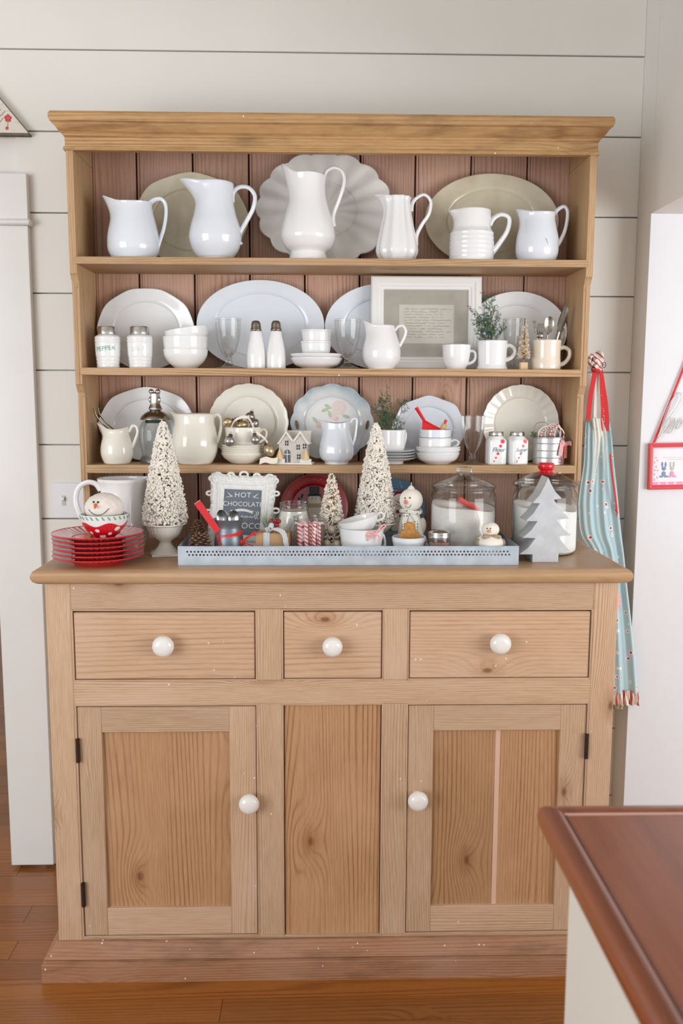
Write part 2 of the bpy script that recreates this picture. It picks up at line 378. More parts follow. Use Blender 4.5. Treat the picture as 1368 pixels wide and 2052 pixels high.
# far-left cabinet edge seen at pixel column 1134
Yc = min(-.06, -.03)
for t in range(400):
    yy = -1.005-.03-t*.002
    if aty(1134, 1930, yy).x <= .325: break
xc = aty(1134, 1930, yy).x-.267; Yc = yy+1.005
ip(MB().box(xc, 1.45, -1.5, Yc, .09, zi-.036), 'cabinet_body', cabinet_paint, .002)
ip(MB().box(xc+.05, 1.45, -1.5, Yc-.05, 0, .09), 'toe_kick', cabinet_paint)

# ------------------------------------------------------------------ dresser base
B = .70; ZU, ZD1, ZD2, ZR, ZB = 1.0231, .9539, .7808, .7126, .0884
X = [-.6356, -.1922, -.1243, .1196, .1858, .6357]
DB = .47
base = thing('pine_sideboard', 'stripped pine dresser base with three drawers and two panelled doors', 'dresser', (0, 0, 0))
def bp(x0, x1, y0, y1, z0, z1, n, mt, bev=.0015, par=base, label=None):
    return MB().box(x0, x1, y0, y1, z0, z1).build(n, mt, par, bevel=bev, label=label)
P = pine
bp(-B, X[0]-.004, 0, .024, .02, ZU, 'stile', P['z']); bp(X[5]+.004, B, 0, .024, .02, ZU, 'stile', P['z'])
bp(X[0]-.004, X[5]+.004, .0006, .024, ZD1+.004, ZU, 'rail', P['x']); bp(X[0]-.004, X[5]+.004, .0004, .024, ZR+.004, ZD2-.003, 'rail', P['x'])
bp(X[0]-.004, X[5]+.004, .0006, .024, .02, ZB+.012, 'rail', P['x'])
for a, b in ((X[1]+.003, X[2]-.003), (X[3]+.003, X[4]-.003)):
    bp(a, b, .0002, .024, ZD2-.003, ZD1+.004, 'muntin', P['z']); bp(a, b, .0002, .024, ZB+.012, ZR+.004, 'muntin', P['z'])
bp(-B, -B+.02, .024, DB, .02, ZU, 'side_panel', P['z']); bp(B-.02, B, .024, DB, .02, ZU, 'side_panel', P['z'])
bp(-B+.02, B-.02, DB-.015, DB, .02, ZU, 'back_panel', P['z']); bp(-B+.02, B-.02, .03, DB-.015, .06, .078, 'bottom_board', P['x'])
# added sheet behind the gaps, their shadow put into its dark colour
bp(X[0]-.01, X[5]+.01, .0245, .03, .08, ZU-.01, 'gap_shadow_sheet', plain('shadowed_pine', L(96, 66, 42), .8), 0)
# cock beads round the openings
def beadrect(x0, x1, z0, z1, par):
    for (a, b, c, d) in ((x0-.004, x0, z0-.004, z1+.004), (x1, x1+.004, z0-.004, z1+.004), (x0, x1, z1, z1+.004), (x0, x1, z0-.004, z0)):
        bp(a, b, -.0012, .012, c, d, 'cock_bead', P['z'] if d-c > b-a else P['x'], .001, par)
def knob(px, py, r, par, oy):
    p = aty(px, py, -.034); R_ = r*kk(p)
    pr = spl2([(.0001, -.042), (R_*.45, -.041), (R_*.82, -.036), (R_, -.027), (R_*.93, -.019), (R_*.6, -.014), (R_*.5, -.008), (R_*.62, -.002), (R_*.62, .002)], 4)
    m = MB().lathe(pr, 28).xf(Matrix.Translation(Vector((p.x, oy, p.z))) @ Matrix.Rotation(PI/2, 4, 'X') @ Matrix.Scale(-1, 4, (0, 0, 1)))
    return m.build('knob', knobmat, par, label='round white porcelain knob')
def yneg(m): return m
for (a, b, kx, ky, kr, lb) in ((X[0], X[1], 325, 1298, 22, 'wide'), (X[2], X[3], 666, 1299, 20.5, 'narrow'), (X[4], X[5], 1004.5, 1293, 21.5, 'wide')):
    dr = bp(a+.0018, b-.0018, .0022, .022, ZD2+.0012, ZD1-.004, 'drawer', wood('drawer_pine_%d' % kx, L(208, 174, 143), L(168, 124, 88), KN, 'x', ring=80, warp=9, pale=L(220, 188, 166), flecks=.94, knots=.5, line=.42, vary=.02), .002)
    beadrect(a, b, ZD2, ZD1, base); knob(kx, ky, kr, dr, .0022)
def door_(x0, x1, z0, z1, sl, sr, rt, rb, n, kx, ky, hx, hy, hside, seam=None):
    dd = bpy.data.objects.new('door', None); COL.objects.link(dd); dd.parent = base
    bp(x0, x0+sl, .003, .022, z0, z1, 'stile', P['z'], .0012, dd); bp(x1-sr, x1, .003, .022, z0, z1, 'stile', P['z'], .0012, dd)
    bp(x0+sl, x1-sr, .0034, .022, z1-rt, z1, 'rail', P['x'], .0012, dd); bp(x0+sl, x1-sr, .0034, .022, z0, z0+rb, 'rail', P['x'], .0012, dd)
    pa, pb = x0+sl, x1-sr
    ps = [pa, seam, pb] if seam else [pa, pb]
    for q in range(len(ps)-1):
        bp(ps[q]+(.001 if q else -.004), ps[q+1]-(.001 if q < len(ps)-2 else -.004), .0125, .020, z0+rb-.004, z1-rt+.004, 'panel_board', pine_panel, 0, dd)
    if seam: bp(seam-.006, seam+.006, .0119, .0126, z0+rb, z1-rt, 'glue_line', plain('pale_glue_line', L(216, 180, 156), .7), 0, dd)
    knob(kx, ky, 20.5, dd, .003)
    for (px, ya, yb) in hx:
        p = aty(px, ya, -.004); p2 = aty(px, yb, -.004)
        MB().tube([(p.x, -.003, p2.z), (p.x, -.003, p.z)], .0052, 10).build('hinge', rust, dd, label='dark rusted hinge barrel')
    beadrect(x0-.0015, x1+.0015, z0-.0015, z1+.003, base)
zdb = ZB+.016; zdt = ZR-.002
door_(X[0]+.002, X[1]-.001, zdb, zdt, .0585, .066, .066, .073, 'L', 498, 1616, ((155, 1481, 1528), (166, 1770, 1817)), 0, -1)
sm = aty(993, 1640, .012).x
door_(X[4]+.001, X[5]-.002, zdb, zdt, .0635, .064, .066, .070, 'R', 838.5, 1610, ((1176, 1471, 1520), (1176-14, 1745, 1792)), 0, 1, sm)
bp(X[2]+.002, X[3]-.002, .005, .02, ZB+.012, ZR+.003, 'centre_panel', pine_panel, .001)
beadrect(X[2], X[3], ZB+.013, ZR+.001, base)
# worktop with a rounded nosing on three sides
ZC0, ZC = 1.0316-.006, 1.0634
XC, YF, YBk = .7221, -.039, .485
prof = [(0, ZC), (.006, ZC-.001), (.014, ZC-.005), (.0185, ZC-.013), (.019, ZC-.021), (.015, ZC-.030), (.006, ZC-.036), (0, ZC0)]
inx, iny = XC-.019, YF+.019
rows = []
for (cx_, cy_, dx, dy) in ((-inx, YBk, -1, 0), (-inx, iny, -1, -1), (inx, iny, 1, -1), (inx, YBk, 1, 0)):
    rows.append([(cx_+dx*a, cy_+dy*a, z) for a, z in prof])
m = MB().grid(rows)
m.add([(-inx, YBk, ZC), (-inx, iny, ZC), (inx, iny, ZC), (inx, YBk, ZC), (-inx, YBk, ZC0), (-inx, iny, ZC0), (inx, iny, ZC0), (inx, YBk, ZC0)], [(0, 1, 2, 3), (7, 6, 5, 4), (0, 3, 7, 4)])
m.build('worktop', pine_top, base)
# moulded plinth on three sides
pp = [(0, ZB+.006), (.006, ZB+.004), (.012, ZB-.006), (.022, .070), (.029, .063), (.031, .060), (.0275, .0555), (.0275, .053), (.032, .051), (.0355, .048), (.036, .002), (.036, 0)]
rows = [[(cx_+dx*a, cy_+dy*a, z) for a, z in pp] for (cx_, cy_, dx, dy) in ((-B, DB, -1, 0), (-B, 0, -1, -1), (B, 0, 1, -1), (B, DB, 1, 0))]
MB().grid(rows).build('plinth', pine_plinth, base)

# ------------------------------------------------------------------ dresser hutch
H, HI = .6775, .6593; Y1, Y2, Y3, Y4, YB = .240, .257, .278, .298, .436
Z1, Z1b, Z2, Z2b, Z3, Z3b = 1.8277, 1.8092, 1.5461, 1.527, 1.2885, 1.2664; ZT = 2.0893
hut = thing('pine_dresser_hutch', 'open pine plate rack with three shelves and moulded cornice above the dresser', 'plate rack', (0, .33, ZC))
def hp(mb, n, mt, bev=.0015, **k):
    mb.v = [(x, y_-.33, z-ZC) for x, y_, z in mb.v]; return mb.build(n, mt, hut, bevel=bev, **k)
PH = pineh
n1 = aty(142, 548, Y1).z; n2 = aty(152, 770, Y2).z; n3 = aty(161, 963, Y3).z
def scoop(ya, yb_, zn):
    return [(ya, zn), (ya+.005, zn-.003), (ya+.008, zn-.010), (yb_-.001, zn-.022), (yb_, zn-.034)]
sp = [(YB+.018, ZC), (Y4, ZC)]+scoop(Y3, Y4, n3)[::-1]+scoop(Y2, Y3, n2)[::-1]+scoop(Y1, Y2, n1)[::-1]+[(Y1, ZT), (Y1+.004, ZT), (Y1+.004, ZT+.0618), (YB+.018, ZT+.0618)]
for s in (-1, 1):
    hp(MB().prism(sp, s*HI, s*H, 'yz'), 'side_board', PH['z'], .001)
    # bead run down the middle of each front edge
    xm = s*(H+HI)/2
    for ya, za, zb in ((Y1, n1, ZT), (Y2, n2, n1-.03), (Y3, n3, n2-.03)):
        if ya == Y1: continue
        pts = [(xm, ya+.0005, za), (xm, ya+.0005, zb-.012), (xm+s*-.001, ya, zb-.004), (xm-s*.005, ya+.001, zb+.002)]
        hp(MB().tube(spl(pts, 4), .0032, 8), 'edge_bead', PH['z'], 0)
for z0, z1, yf in ((Z1b, Z1, Y1), (Z2b, Z2, Y2), (Z3b, Z3, Y3)):
    hp(MB().box(-HI-.005, HI+.005, yf-.0012, YB-.0005, z0, z1), 'shelf', PH['x'], .001)
bx = [aty(x_, 420, YB).x for x_ in (188, 275, 387, 499, 610, 721, 831, 942, 1054, 1135)]
bx[0] = -HI; bx[-1] = HI
for i in range(9):
    a, b = bx[i]+(.0022 if i else 0), bx[i+1]-(.0022 if i < 8 else 0)
    poly = [(a, YB+.014), (a, YB+.003), (a+.002, YB), (a+.005, YB), (a+.0065, YB+.003), (a+.008, YB), (b-.001, YB), (b, YB+.001), (b, YB+.014)]
    hp(MB().prism(poly, ZC, ZT+.0618, 'xy'), 'back_board', pine_back, 0, sharp=25)
hp(MB().box(-HI, HI, YB+.0145, YB+.018, ZC, ZT+.0618), 'backing', dark, 0)
hp(MB().box(-H, H, Y1+.004, YB+.018, ZT+.062, ZT+.076), 'top_board', PH['x'], 0)
hp(MB().box(-H, H, Y1+.0015, Y1+.012, ZT, ZT+.062), 'frieze_board', PH['x'], 0)
# cornice: frieze + mouldings mitred round three sides
zf = [aty(130, v, Y1-.003).z for v in (303, 292, 272)]; zc_ = [aty(104, v, Y1-.03).z for v in (243, 219)]
cp = [(-.02, ZT), (.004, ZT-.001), (.0052, zf[0]+.004), (.0045, zf[1]-.002), (.001, zf[1]), (.001, zf[2]-.002), (.004, zf[2]), (.005, zf[2]+.004),
      (.0085, zf[2]+.0075), (.013, zf[2]+.010), (.019, zc_[0]-.008), (.023, zc_[0]-.003), (.024, zc_[0]), (.0255, zc_[0]+.001), (.030, zc_[0]+.003),
      (.0325, zc_[0]+.010), (.032, zc_[1]-.008), (.028, zc_[1]-.002), (.020, zc_[1]), (-.02, zc_[1])]
rows = [[(cx_+dx*a, cy_+dy*a, z) for a, z in cp] for (cx_, cy_, dx, dy) in ((-H, YB+.018, -1, 0), (-H, Y1, -1, -1), (H, Y1, 1, -1), (H, YB+.018, 1, 0))]
hp(MB().grid(rows), 'cornice', wood('cornice_pine', L(196, 158, 108), L(142, 98, 54), KN, 'x', ring=110, warp=6, grime=.55, flecks=.95, knots=.7, rough=.5, vary=.02), 0, sharp=28)
hp(MB().box(-H-.018, H+.018, Y1-.018, YB+.018, zc_[1]-.004, zc_[1]-.0005), 'cornice_top', PH['x'], 0)
# ------------------------------------------------------------------ crockery builders
class At:
    """a spot on a shelf: pixel column cx, pixel row of the foot, depth Y and shelf height z"""
    def __init__(s, cx, by, Y, z):
        p = aty(cx, by, Y); s.o = Vector((p.x, Y, z)); s.k = kk(s.o); s.cx, s.by = cx, by
        d = s.o-CAM; s.foot = 1026-FPX*d.dot(_U)/d.dot(_fw); s.off = max(0, s.foot-by)      # rows by which the real foot lies lower than the visible one
    def h(s, y):
        u = s.by-y; return (u+s.off*max(0, min(1, u/26)))*s.k
    def kz(s, H_): return s.k*(H_+s.off)/H_
    def x(s, x): return (x-s.cx)*s.k
    def prof(s, pr):
        """profile rows are read on the near side of the vessel, which is closer than its axis: correct for that"""
        q = [(hw, y+(793-y)*hw/FPX) for hw, y in pr]; s.by = q[0][1]; s.off = s.foot-s.by
        if s.off < (-9 if q[0][1]-q[-1][1] > 40 else 0): s.off = 0
        return [(hw*s.k, s.h(y)) for hw, y in q]
def wall_profile(outer, t, floor=None):
    """closed vessel profile: up the outside, over the lip, down the inside"""
    z0 = outer[0][1]; inn = [(max(r-t, .0006), z) for r, z in outer if z > z0+t*1.6]
    return [(.0004, z0)]+outer+[(outer[-1][0]-t*.5, outer[-1][1]+t*.35)]+inn[::-1]+[(max(inn[0][0]*.6, .0005), inn[0][1]-t*.4), (.0004, inn[0][1]-t*.5)]
def pitcher(label, cx, by, Y, z, prof, spout, handle, hr, mat, flutes=None, rim=0, hflat=.75, side=-1, t=.004, cat='pitcher', name='pitcher', group=None, bands=None, extra=None, sw=.55):
    a = At(cx, by, Y, z); k = a.k
    root = thing(name, label, cat, a.o, group=group)
    outer = spl2(a.prof(prof), 5)
    if bands: outer = [(r+(bands[2]*k*(.5+.5*math.sin(TAU*zz/(bands[3]*k))) if bands[0] < a.by-zz/k < bands[1] else 0), zz) for r, zz in outer]
    ht = outer[-1][1]; ln, lift, st = spout[0]*k, spout[1]*k, spout[2]
    th0 = PI if side < 0 else 0; st2 = st+(1-st)*.22
    def fn(th, r, zz):
        u = max(0, (zz/ht-st2)/(1-st2)); d = (th-th0+PI) % TAU-PI
        if flutes and r > .004: r *= 1+flutes[1]*math.cos(flutes[0]*th)
        b = math.exp(-(d/sw)**2)*u**1.8
        zz += u*u*(rim*k*(.5-.5*math.cos(2*d)))
        return r+b*ln, zz+b*lift*u
    MB().lathe(wall_profile(outer, t), 56, fn).build('body', mat, root, sharp=60)
    if handle:
        hp_ = [(a.x(x_), 0, a.h(y_+.6*(793-y_)*prof[-1][0]/FPX)) for x_, y_ in handle]; pts = spl(hp_, 6); n = len(pts)
        rad = [hr*k*(1.25-.35*math.sin(PI*i/(n-1))) for i in range(n)]
        MB().tube(pts, rad, 12, flat=hflat).build('handle', mat, root, sharp=80)
    if extra: extra(root, a)
    return root
def topz(root, nm='body'):
    """world height of the top of a part"""
    return root.location.z+max(v.co.z for c in root.children if c.name.startswith(nm) for v in c.data.vertices)
def oval_plate(label, xl, xr, top, Y, z, mat, lobes=0, amp=0, lean=None, well=.66, name='platter', cat='platter', flutes=0, group=None, bracket=False, bot=None, deep=.75, build=None, lift=0):
    """plate or platter standing on edge, leaning back against the boards at YB"""
    cx = (xl+xr)/2; pt = aty(cx, top, YB-.012); rx = (xr-xl)/2*kk(aty(cx, (top+200), Y)); hgt = pt.z-z-lift
    dy = YB-.012-Y; ang = math.asin(min(.6, dy/hgt)); ry = hgt/2/math.cos(ang)
    root = thing(name, label, cat, (aty(cx, top+80, Y).x, Y, z+lift), (-ang, 0, 0), group)
    def R(th):
        if not lobes: return 1
        if bracket: return 1-amp*abs(math.sin(lobes*th/2))**1.5
        return 1+amp*(abs(math.cos(lobes*th/2))-.6)
    pr = [(.001, .012), (well*.9, .012), (well, .0105), (well*1.05, .006), (.84, .002), (.97, -.002), (1.0, -.003), (1.0, .0005), (.97, .002), (well*1.08, .011), (well*.9, .017), (.001, .017)]
    pr = spl2(pr, 2); seg = 96; rows = []
    for (u, d) in pr:
        row = []
        for i in range(seg):
            th = TAU*i/seg; q = 1+(R(th)-1)*max(0, (u-.45)/.55); fl = 0
            if flutes: fl = flutes*math.cos(lobes*th)*max(0, min(1, (u-.2)/.5))*(1 if u < .99 else .5)
            row.append((rx*u*q*math.cos(th), (d-.017)*deep+fl-.0005, ry+ry*u*q*math.sin(th)))
        rows.append(row)
    m = MB().grid(rows, closed_u=True); zmin = min(p[2] for p in m.v); m.v = [(x, y_, zz-zmin) for x, y_, zz in m.v]
    root.location.z -= min(y_*math.sin(-ang)+zz*math.cos(ang) for x, y_, zz in m.v)-.0002     # lowest point of the leaning rim meets the shelf
    m.build('dish', mat, root, sharp=50)
    if build: build(root, rx, ry)
    return root
def lathe_thing(name, label, cat, cx, by, Y, z, prof, mat, t=.003, seg=40, flutes=None, group=None, part='body', solid=False, n=4, fn=None):
    a = At(cx, by, Y, z); root = thing(name, label, cat, a.o, group=group)
    outer = spl2(a.prof(prof), n)
    f = fn
    if flutes: f = lambda th, r, zz: (r*(1+flutes[1]*math.cos(flutes[0]*th)) if r > .003 else r, zz)
    pr = [(.0003, outer[0][1])]+outer+[(.0003, outer[-1][1])] if solid else wall_profile(outer, t)
    MB().lathe(pr, seg, f).build(part, mat, root, sharp=50)
    return root, a
def text_mesh(body, size, shear=0, bend=None, ext=.0004, space=1.0):
    c = bpy.data.curves.new('t', 'FONT'); c.body = body; c.size = size; c.align_x = 'CENTER'; c.align_y = 'CENTER'; c.shear = shear; c.extrude = ext; c.space_character = space; c.resolution_u = 3
    o = bpy.data.objects.new('t', c); COL.objects.link(o); dg = bpy.context.evaluated_depsgraph_get(); me = bpy.data.meshes.new_from_object(o.evaluated_get(dg))
    mb = MB(); mb.v = []
    for v in me.vertices:
        x, y_, d = v.co
        if bend: an = x/bend; mb.v.append(((bend+d)*math.sin(an), -(bend+d)*math.cos(an), y_))
        else: mb.v.append((x, -d, y_))
    mb.f = [tuple(p.vertices) for p in me.polygons]
    bpy.data.objects.remove(o); bpy.data.meshes.remove(me); bpy.data.curves.remove(c); return mb
def lettering(body, size, mat, parent, loc, rot=None, **k):
    return text_mesh(body, size, **k).build('lettering', mat, parent, loc, rot, smooth=False)

# ------------------------------------------------------------------ top shelf
s1 = Z1+.0003
oval_plate('large stained ironstone plate with wavy edge behind the two left jugs on the top shelf', 268, 497, 348, .402, s1, stained, 8, .03, bracket=True)
oval_plate('big pearl-white scalloped platter with fluted relief behind the tall ewer', 517, 783, 313, .402, s1, grayglaze, 16, .055, flutes=.0022, well=.5)
oval_plate('stained oval platter with wide rim behind the banded pitcher', 852, 1118, 351, .402, s1, stained)
pitcher('small white round-bellied jug beside the left end of the top shelf', 268, 513, .309, s1,
        [(38, 513), (42, 511), (50, 495), (51.5, 480), (50, 462), (45, 440), (40, 420), (38.5, 408), (39, 402)], (20, 11, .55),
        [(303, 405), (313, 399), (325, 398), (333, 408), (334, 428), (329, 455), (320, 480), (314, 497)], 4.6, bluewhite, rim=-3)
pitcher('medium white footed jug with a big loop handle', 432, 515, .309, s1,
        [(33, 515), (33.5, 511), (37, 507), (47, 491), (52, 473), (52, 462), (48, 443), (42, 425), (38, 405), (37, 385), (38, 368), (37, 365)], (32, 6, .62),
        [(466, 405), (468, 386), (481, 375), (499, 376), (511, 391), (508, 415), (495, 440), (482, 462), (478, 478), (482, 488)], 5, bluewhite)
pitcher('tall white ewer with flared foot in front of the scalloped platter', 617, 517, .309, s1,
        [(38, 517), (38.5, 512), (35, 503), (36, 499), (46, 489), (53, 473), (54, 460), (50, 440), (43, 418), (37, 398), (34.5, 380), (34.5, 365), (36, 352)], (17, 22, .55),
        [(648, 358), (653, 345), (669, 337), (685, 345), (689, 366), (680, 397), (669, 425), (667, 440), (669, 452)], 4.2, white, rim=2)
pitcher('fluted white pitcher with scrolled handle between the two large platters', 795, 520, .309, s1,
        [(31, 520), (33, 516), (39, 505), (40.5, 494), (38, 478), (33, 455), (28, 430), (25, 410), (24.5, 401), (26.5, 395)], (19, 3, .7),
        [(822, 424), (824, 410), (831, 399), (848, 391), (861, 404), (858, 428), (845, 448), (834, 470), (833, 490)], 4, white, flutes=(10, .05))
pitcher('straight white pitcher with ribbed bands and plain collar', 944, 520, .309, s1,
        [(44, 520), (44, 516), (44, 512), (44, 505), (44, 498), (44, 491), (44, 484), (43.5, 477), (43, 468), (42.5, 462), (40, 458), (37.5, 452), (37, 435), (36.5, 419)], (12, -1, .72),
        [(978, 449), (987, 435), (1003, 428), (1018, 436), (1015, 460), (1000, 484), (985, 504)], 5.6, white, bands=(464, 517, .7, 9), sw=.35)
def crack(root, a):
    pts = [(a.x(x_), -math.sqrt(max(0, (hw*a.k)**2-a.x(x_)**2))-.0004, a.h(y_)) for x_, y_, hw in ((1082, 486, 42.6), (1086, 495, 42), (1088, 503, 41.2), (1086, 511, 38.5), (1083, 519, 33))]
    MB().tube(pts, .0006, 4).build('crack', plain('crack_stain', L(150, 128, 108), .8), root, label='brown hairline crack')
pitcher('small white jug with a brown crack beside the right end of the top shelf', 1075, 520, .309, s1,
        [(31, 520), (35, 518), (41, 504), (42.5, 490), (41, 470), (37, 452), (34, 438), (34, 428), (35, 424)], (10, 6, .6),
        [(1105, 430), (1113, 420), (1126, 413), (1134, 424), (1131, 455), (1122, 478), (1112, 494)], 4.6, bluewhite, rim=-2, extra=crack)

# ------------------------------------------------------------------ second shelf
s2 = Z2+.0003
oval_plate('white oval plate with faintly wavy rim behind the pepper and salt shakers', 197, 389, 577, .408, s2, white, 10, .018, bracket=True)
oval_plate('large plain white oval platter behind the pair of ribbed bottle shakers', 396, 648, 563, .408, s2, bluewhite, well=.7)
oval_plate('plain white oval platter half hidden by the white picture frame', 652, 884, 570, .408, s2, bluewhite)
oval_plate('white oval plate behind the cutlery mug and tiny bottle-brush tree', 936, 1134, 586, .408, s2, white)
def shaker(cx, word, m_, label, sz):
    r, a = lathe_thing('shaker', label, 'shaker', cx, 736, .305, s2,
        [(21, 736), (22, 735), (22.4, 731), (21.6, 730), (22.8, 726), (22, 724), (23.4, 719), (22.6, 717), (24, 712), (24.6, 700), (25, 688), (24.6, 686), (25.6, 683), (24.8, 680), (25.4, 677), (24, 674), (18.5, 671)], milk, n=3)
    pr = [(hw*a.k, a.h(y)) for hw, y in ((18.4, 671.5), (19, 671), (19, 658), (17.6, 656), (6, 655.5))]
    MB().lathe(pr+[(.0003, pr[-1][1])], 36, lambda th, rr, z: (rr*(1+.012*math.cos(26*th)), z)).build('cap', chrome, r, label='ribbed metal shaker cap')
    lettering(word, sz*a.k, m_, r, (0, 0, a.h(700)), (0, math.radians(-7), 0), bend=24.9*a.k, shear=.15)
shaker(217, 'PEPPER', green, 'white ribbed shaker lettered pepper in green', 13)
shaker(281.5, 'SALT', grey, 'white ribbed shaker with its salt lettering nearly worn off', 13)
bowl = [(21, 738), (23, 736), (34, 726), (42, 713), (44, 702), (44.5, 699)]
bowl2 = [(26, 738), (31, 736), (38, 730), (42.4, 723), (44, 710), (44.5, 699)]
for i, (dx, dy, lb) in enumerate(((0, 0, 'white glass bowl at the bottom of the bowl stack'), (0, 25, 'white glass bowl in the middle of the bowl stack'))):
    r, a = lathe_thing('bowl', lb, 'bowl', 372.5+dx, 738, .325, s2+dy*.00134, bowl if i == 0 else bowl2, milk, group='stacked white bowls')
a = At(376, 738, .325, s2); r = thing('bowl', 'white glass bowl tipped sideways on top of the bowl stack', 'bowl', a.o+Vector((.004, 0, 50*a.k)), (0, math.radians(-9), 0), 'stacked white bowls')
MB().lathe(wall_profile(spl2([(hw*a.k, (738-y)*a.k) for hw, y in bowl2[:-1]], 4), .003), 40).build('body', milk, r)
def goblet(cx, by, top, hw, Y, z, label, foot=24, lobed=True):
    a = At(cx, by, Y, z); k = a.k; r = thing('goblet', label, 'goblet', a.o, group='clear pressed-glass goblets'); H_ = by-top
    o = spl2([(hw, H_), (hw*.97, H_*.85), (hw*.88, H_*.62), (hw*.62, H_*.38), (hw*.3, H_*.25), (hw*.2, H_*.215)], 5)
    pr = [(x_*k, y_*k) for x_, y_ in o]
    MB().lathe(pr[::-1], 36, lambda th, rr, zz: (rr*(1+.012*math.cos(8*th)), zz)).build('bowl', glass2, r, sharp=60)
    MB().tube([(pr[0][0]*math.cos(TAU*i/36), pr[0][0]*math.sin(TAU*i/36), pr[0][1]) for i in range(36)], .0006, 6, closed=True).build('rim', glassg, r)
    st = spl2([(.3, H_*.235), (hw*.26, H_*.215), (hw*.2, H_*.18), (hw*.3, H_*.15), (hw*.26, H_*.12), (foot*.6, H_*.05), (foot, H_*.025), (foot, 0), (.3, 0)], 3)
    MB().lathe([(max(.0003, x_*k), max(0, y_*k)) for x_, y_ in st], 36, lambda th, rr, zz: (rr*(1+.07*math.cos(8*th)) if rr > .004 else rr, zz)).build('stem', glassg, r, sharp=30)
goblet(458, 739, 641, 26, .305, s2, 'clear footed goblet beside the white bowl stack', 22)
goblet(696, 740, 643, 26.5, .298, s2, 'clear footed goblet between the ramekins and the white creamer', 23)
goblet(1025, 744, 643, 20, .355, s2, 'clear goblet half hidden behind the mug of juniper', 20)
def bottle_shaker(cx, label):
    r, a = lathe_thing('shaker', label, 'shaker', cx, 738, .308, s2, [(18, 738), (19, 735), (19, 715), (17.5, 700), (14, 682), (11, 668), (10, 664)], milk, flutes=(22, .016), group='ribbed bottle shakers')
    pr = spl2([(hw*a.k, a.h(y)) for hw, y in ((10.5, 664), (11, 662), (10.4, 660), (9.8, 657), (8.8, 649), (6, 645), (.2, 644))], 3)
    MB().lathe([(10*a.k, a.h(666))]+pr, 24, lambda th, rr, z: (rr*(1+.03*math.cos(7*th)), z)).build('cap', pewter, r, label='pewter screw cap')
bottle_shaker(513.4, 'tall ribbed white glass shaker with pewter cap beside the goblet'); bottle_shaker(553.2, 'tall ribbed white glass shaker with pewter cap beside the stacked ramekins')
sau = [(28, 738), (30, 736), (44, 729), (51, 719), (52, 716)]
lathe_thing('saucer', 'white deep saucer at the bottom below the two ramekins', 'saucer', 634, 738, .325, s2, sau, white)
lathe_thing('saucer', 'white saucer stacked second below the two ramekins', 'saucer', 634, 738, .325, s2+9.5*.00135, [(28, 738), (40, 732), (52, 720), (52.5, 717)], white)
rk = [(24, 712), (24.5, 710), (29, 692), (29.5, 687), (30.5, 686), (30.5, 683.5)]
lathe_thing('ramekin', 'white fluted ramekin standing on the saucers', 'ramekin', 633, 712, .325, s2+14*.00135, rk, white, flutes=(40, .012))
lathe_thing('ramekin', 'white fluted ramekin stacked inside another ramekin', 'ramekin', 634, 712, .325, s2+49*.00135, [(25.4, 712), (26.2, 709), (27.2, 705), (29, 692), (29.5, 687), (30.5, 686), (30.5, 683.5)], white, flutes=(40, .012))
pitcher('squat white creamer in front of the framed letter', 764, 739, .294, s2,
        [(26, 739), (27, 737), (35, 725), (38, 711), (37.5, 697), (34, 682), (29, 668), (26, 658), (25.5, 653)], (12, 9, .55),
        [(789, 662), (797, 654), (806, 653), (812, 662), (810, 674), (804, 686), (799, 694)], 3.6, white, rim=0, name='creamer', cat='creamer')
# framed letter
def frame_ring(w_, h_, prof, x0=0, z0=0):
    rows = [[(x0-w_/2+i, -d, z0+i) for i, d in prof], [(x0+w_/2-i, -d, z0+i) for i, d in prof], [(x0+w_/2-i, -d, z0+h_-i) for i, d in prof], [(x0-w_/2+i, -d, z0+h_-i) for i, d in prof]]
    return MB().grid(rows, closed_v=True)
a = At(852.5, 739, .374, s2); fw_, fh_ = 220*a.k, 184*a.k
fr = thing('picture_frame', 'white moulded picture frame holding a handwritten letter', 'picture frame', a.o, (math.radians(-6), 0, 0))
frame_ring(fw_, fh_, [(0, 0), (0, .016), (.004, .019), (.016, .019), (.019, .016), (.026, .015), (.028, .012), (.034, .011), (.0365, .007), (.0365, 0)]).build('frame', plain('white_frame_paint', L(236, 236, 234), .4), fr, sharp=20)
MB().box(-fw_/2+.03, fw_/2-.03, -.0062, -.002, .03, fh_-.03).build('linen_mat', linen, fr)
lx0, lx1, lz0, lz1 = -54*a.k, 56*a.k, 52*a.k, 129*a.k
MB().box(lx0, lx1, -.0072, -.0063, lz0, lz1).build('letter', paper, fr)
m = MB()
for i in range(11):
    zz = lz1-.012-i*.0078; x_ = lx0+.012+random.random()*.004; pts = []
    end = lx1-.008-random.random()*.03*(1 if i % 4 else 0)
    while x_ < end:
        pts.append((x_, -.0076, zz+random.uniform(-.0015, .0022))); x_ += .0016
        if random.random() < .06 and len(pts) > 3: m.tube(pts, .00035, 4); pts = []; x_ += .004
    if len(pts) > 3: m.tube(pts, .00035, 4)
m.build('handwriting', ink, fr, kind='stuff')
MB().box(-fw_/2+.034, fw_/2-.034, -.0098, -.0092, .034, fh_-.034).build('pane', glass, fr)
def cup(label, cx, by, Y, z, prof, handle, hr, mat, name='mug', cat='mug', **k):
    return pitcher(label, cx, by, Y, z, prof, (0, 0, .9), handle, hr, mat, name=name, cat=cat, hflat=.8, **k)
cup('small white teacup in front of the picture frame corner', 913.5, 740, .305, s2, [(19, 740), (20, 737), (24, 728), (27, 712), (28, 697), (28.5, 691)],
    [(937, 706), (943, 703), (950.5, 706), (951.5, 717), (946, 725), (935, 729)], 3.0, white, name='teacup', cat='teacup')
mugp = [(30, 740), (31, 738), (30, 735), (28, 730), (28.5, 715), (29.5, 695), (30, 683)]
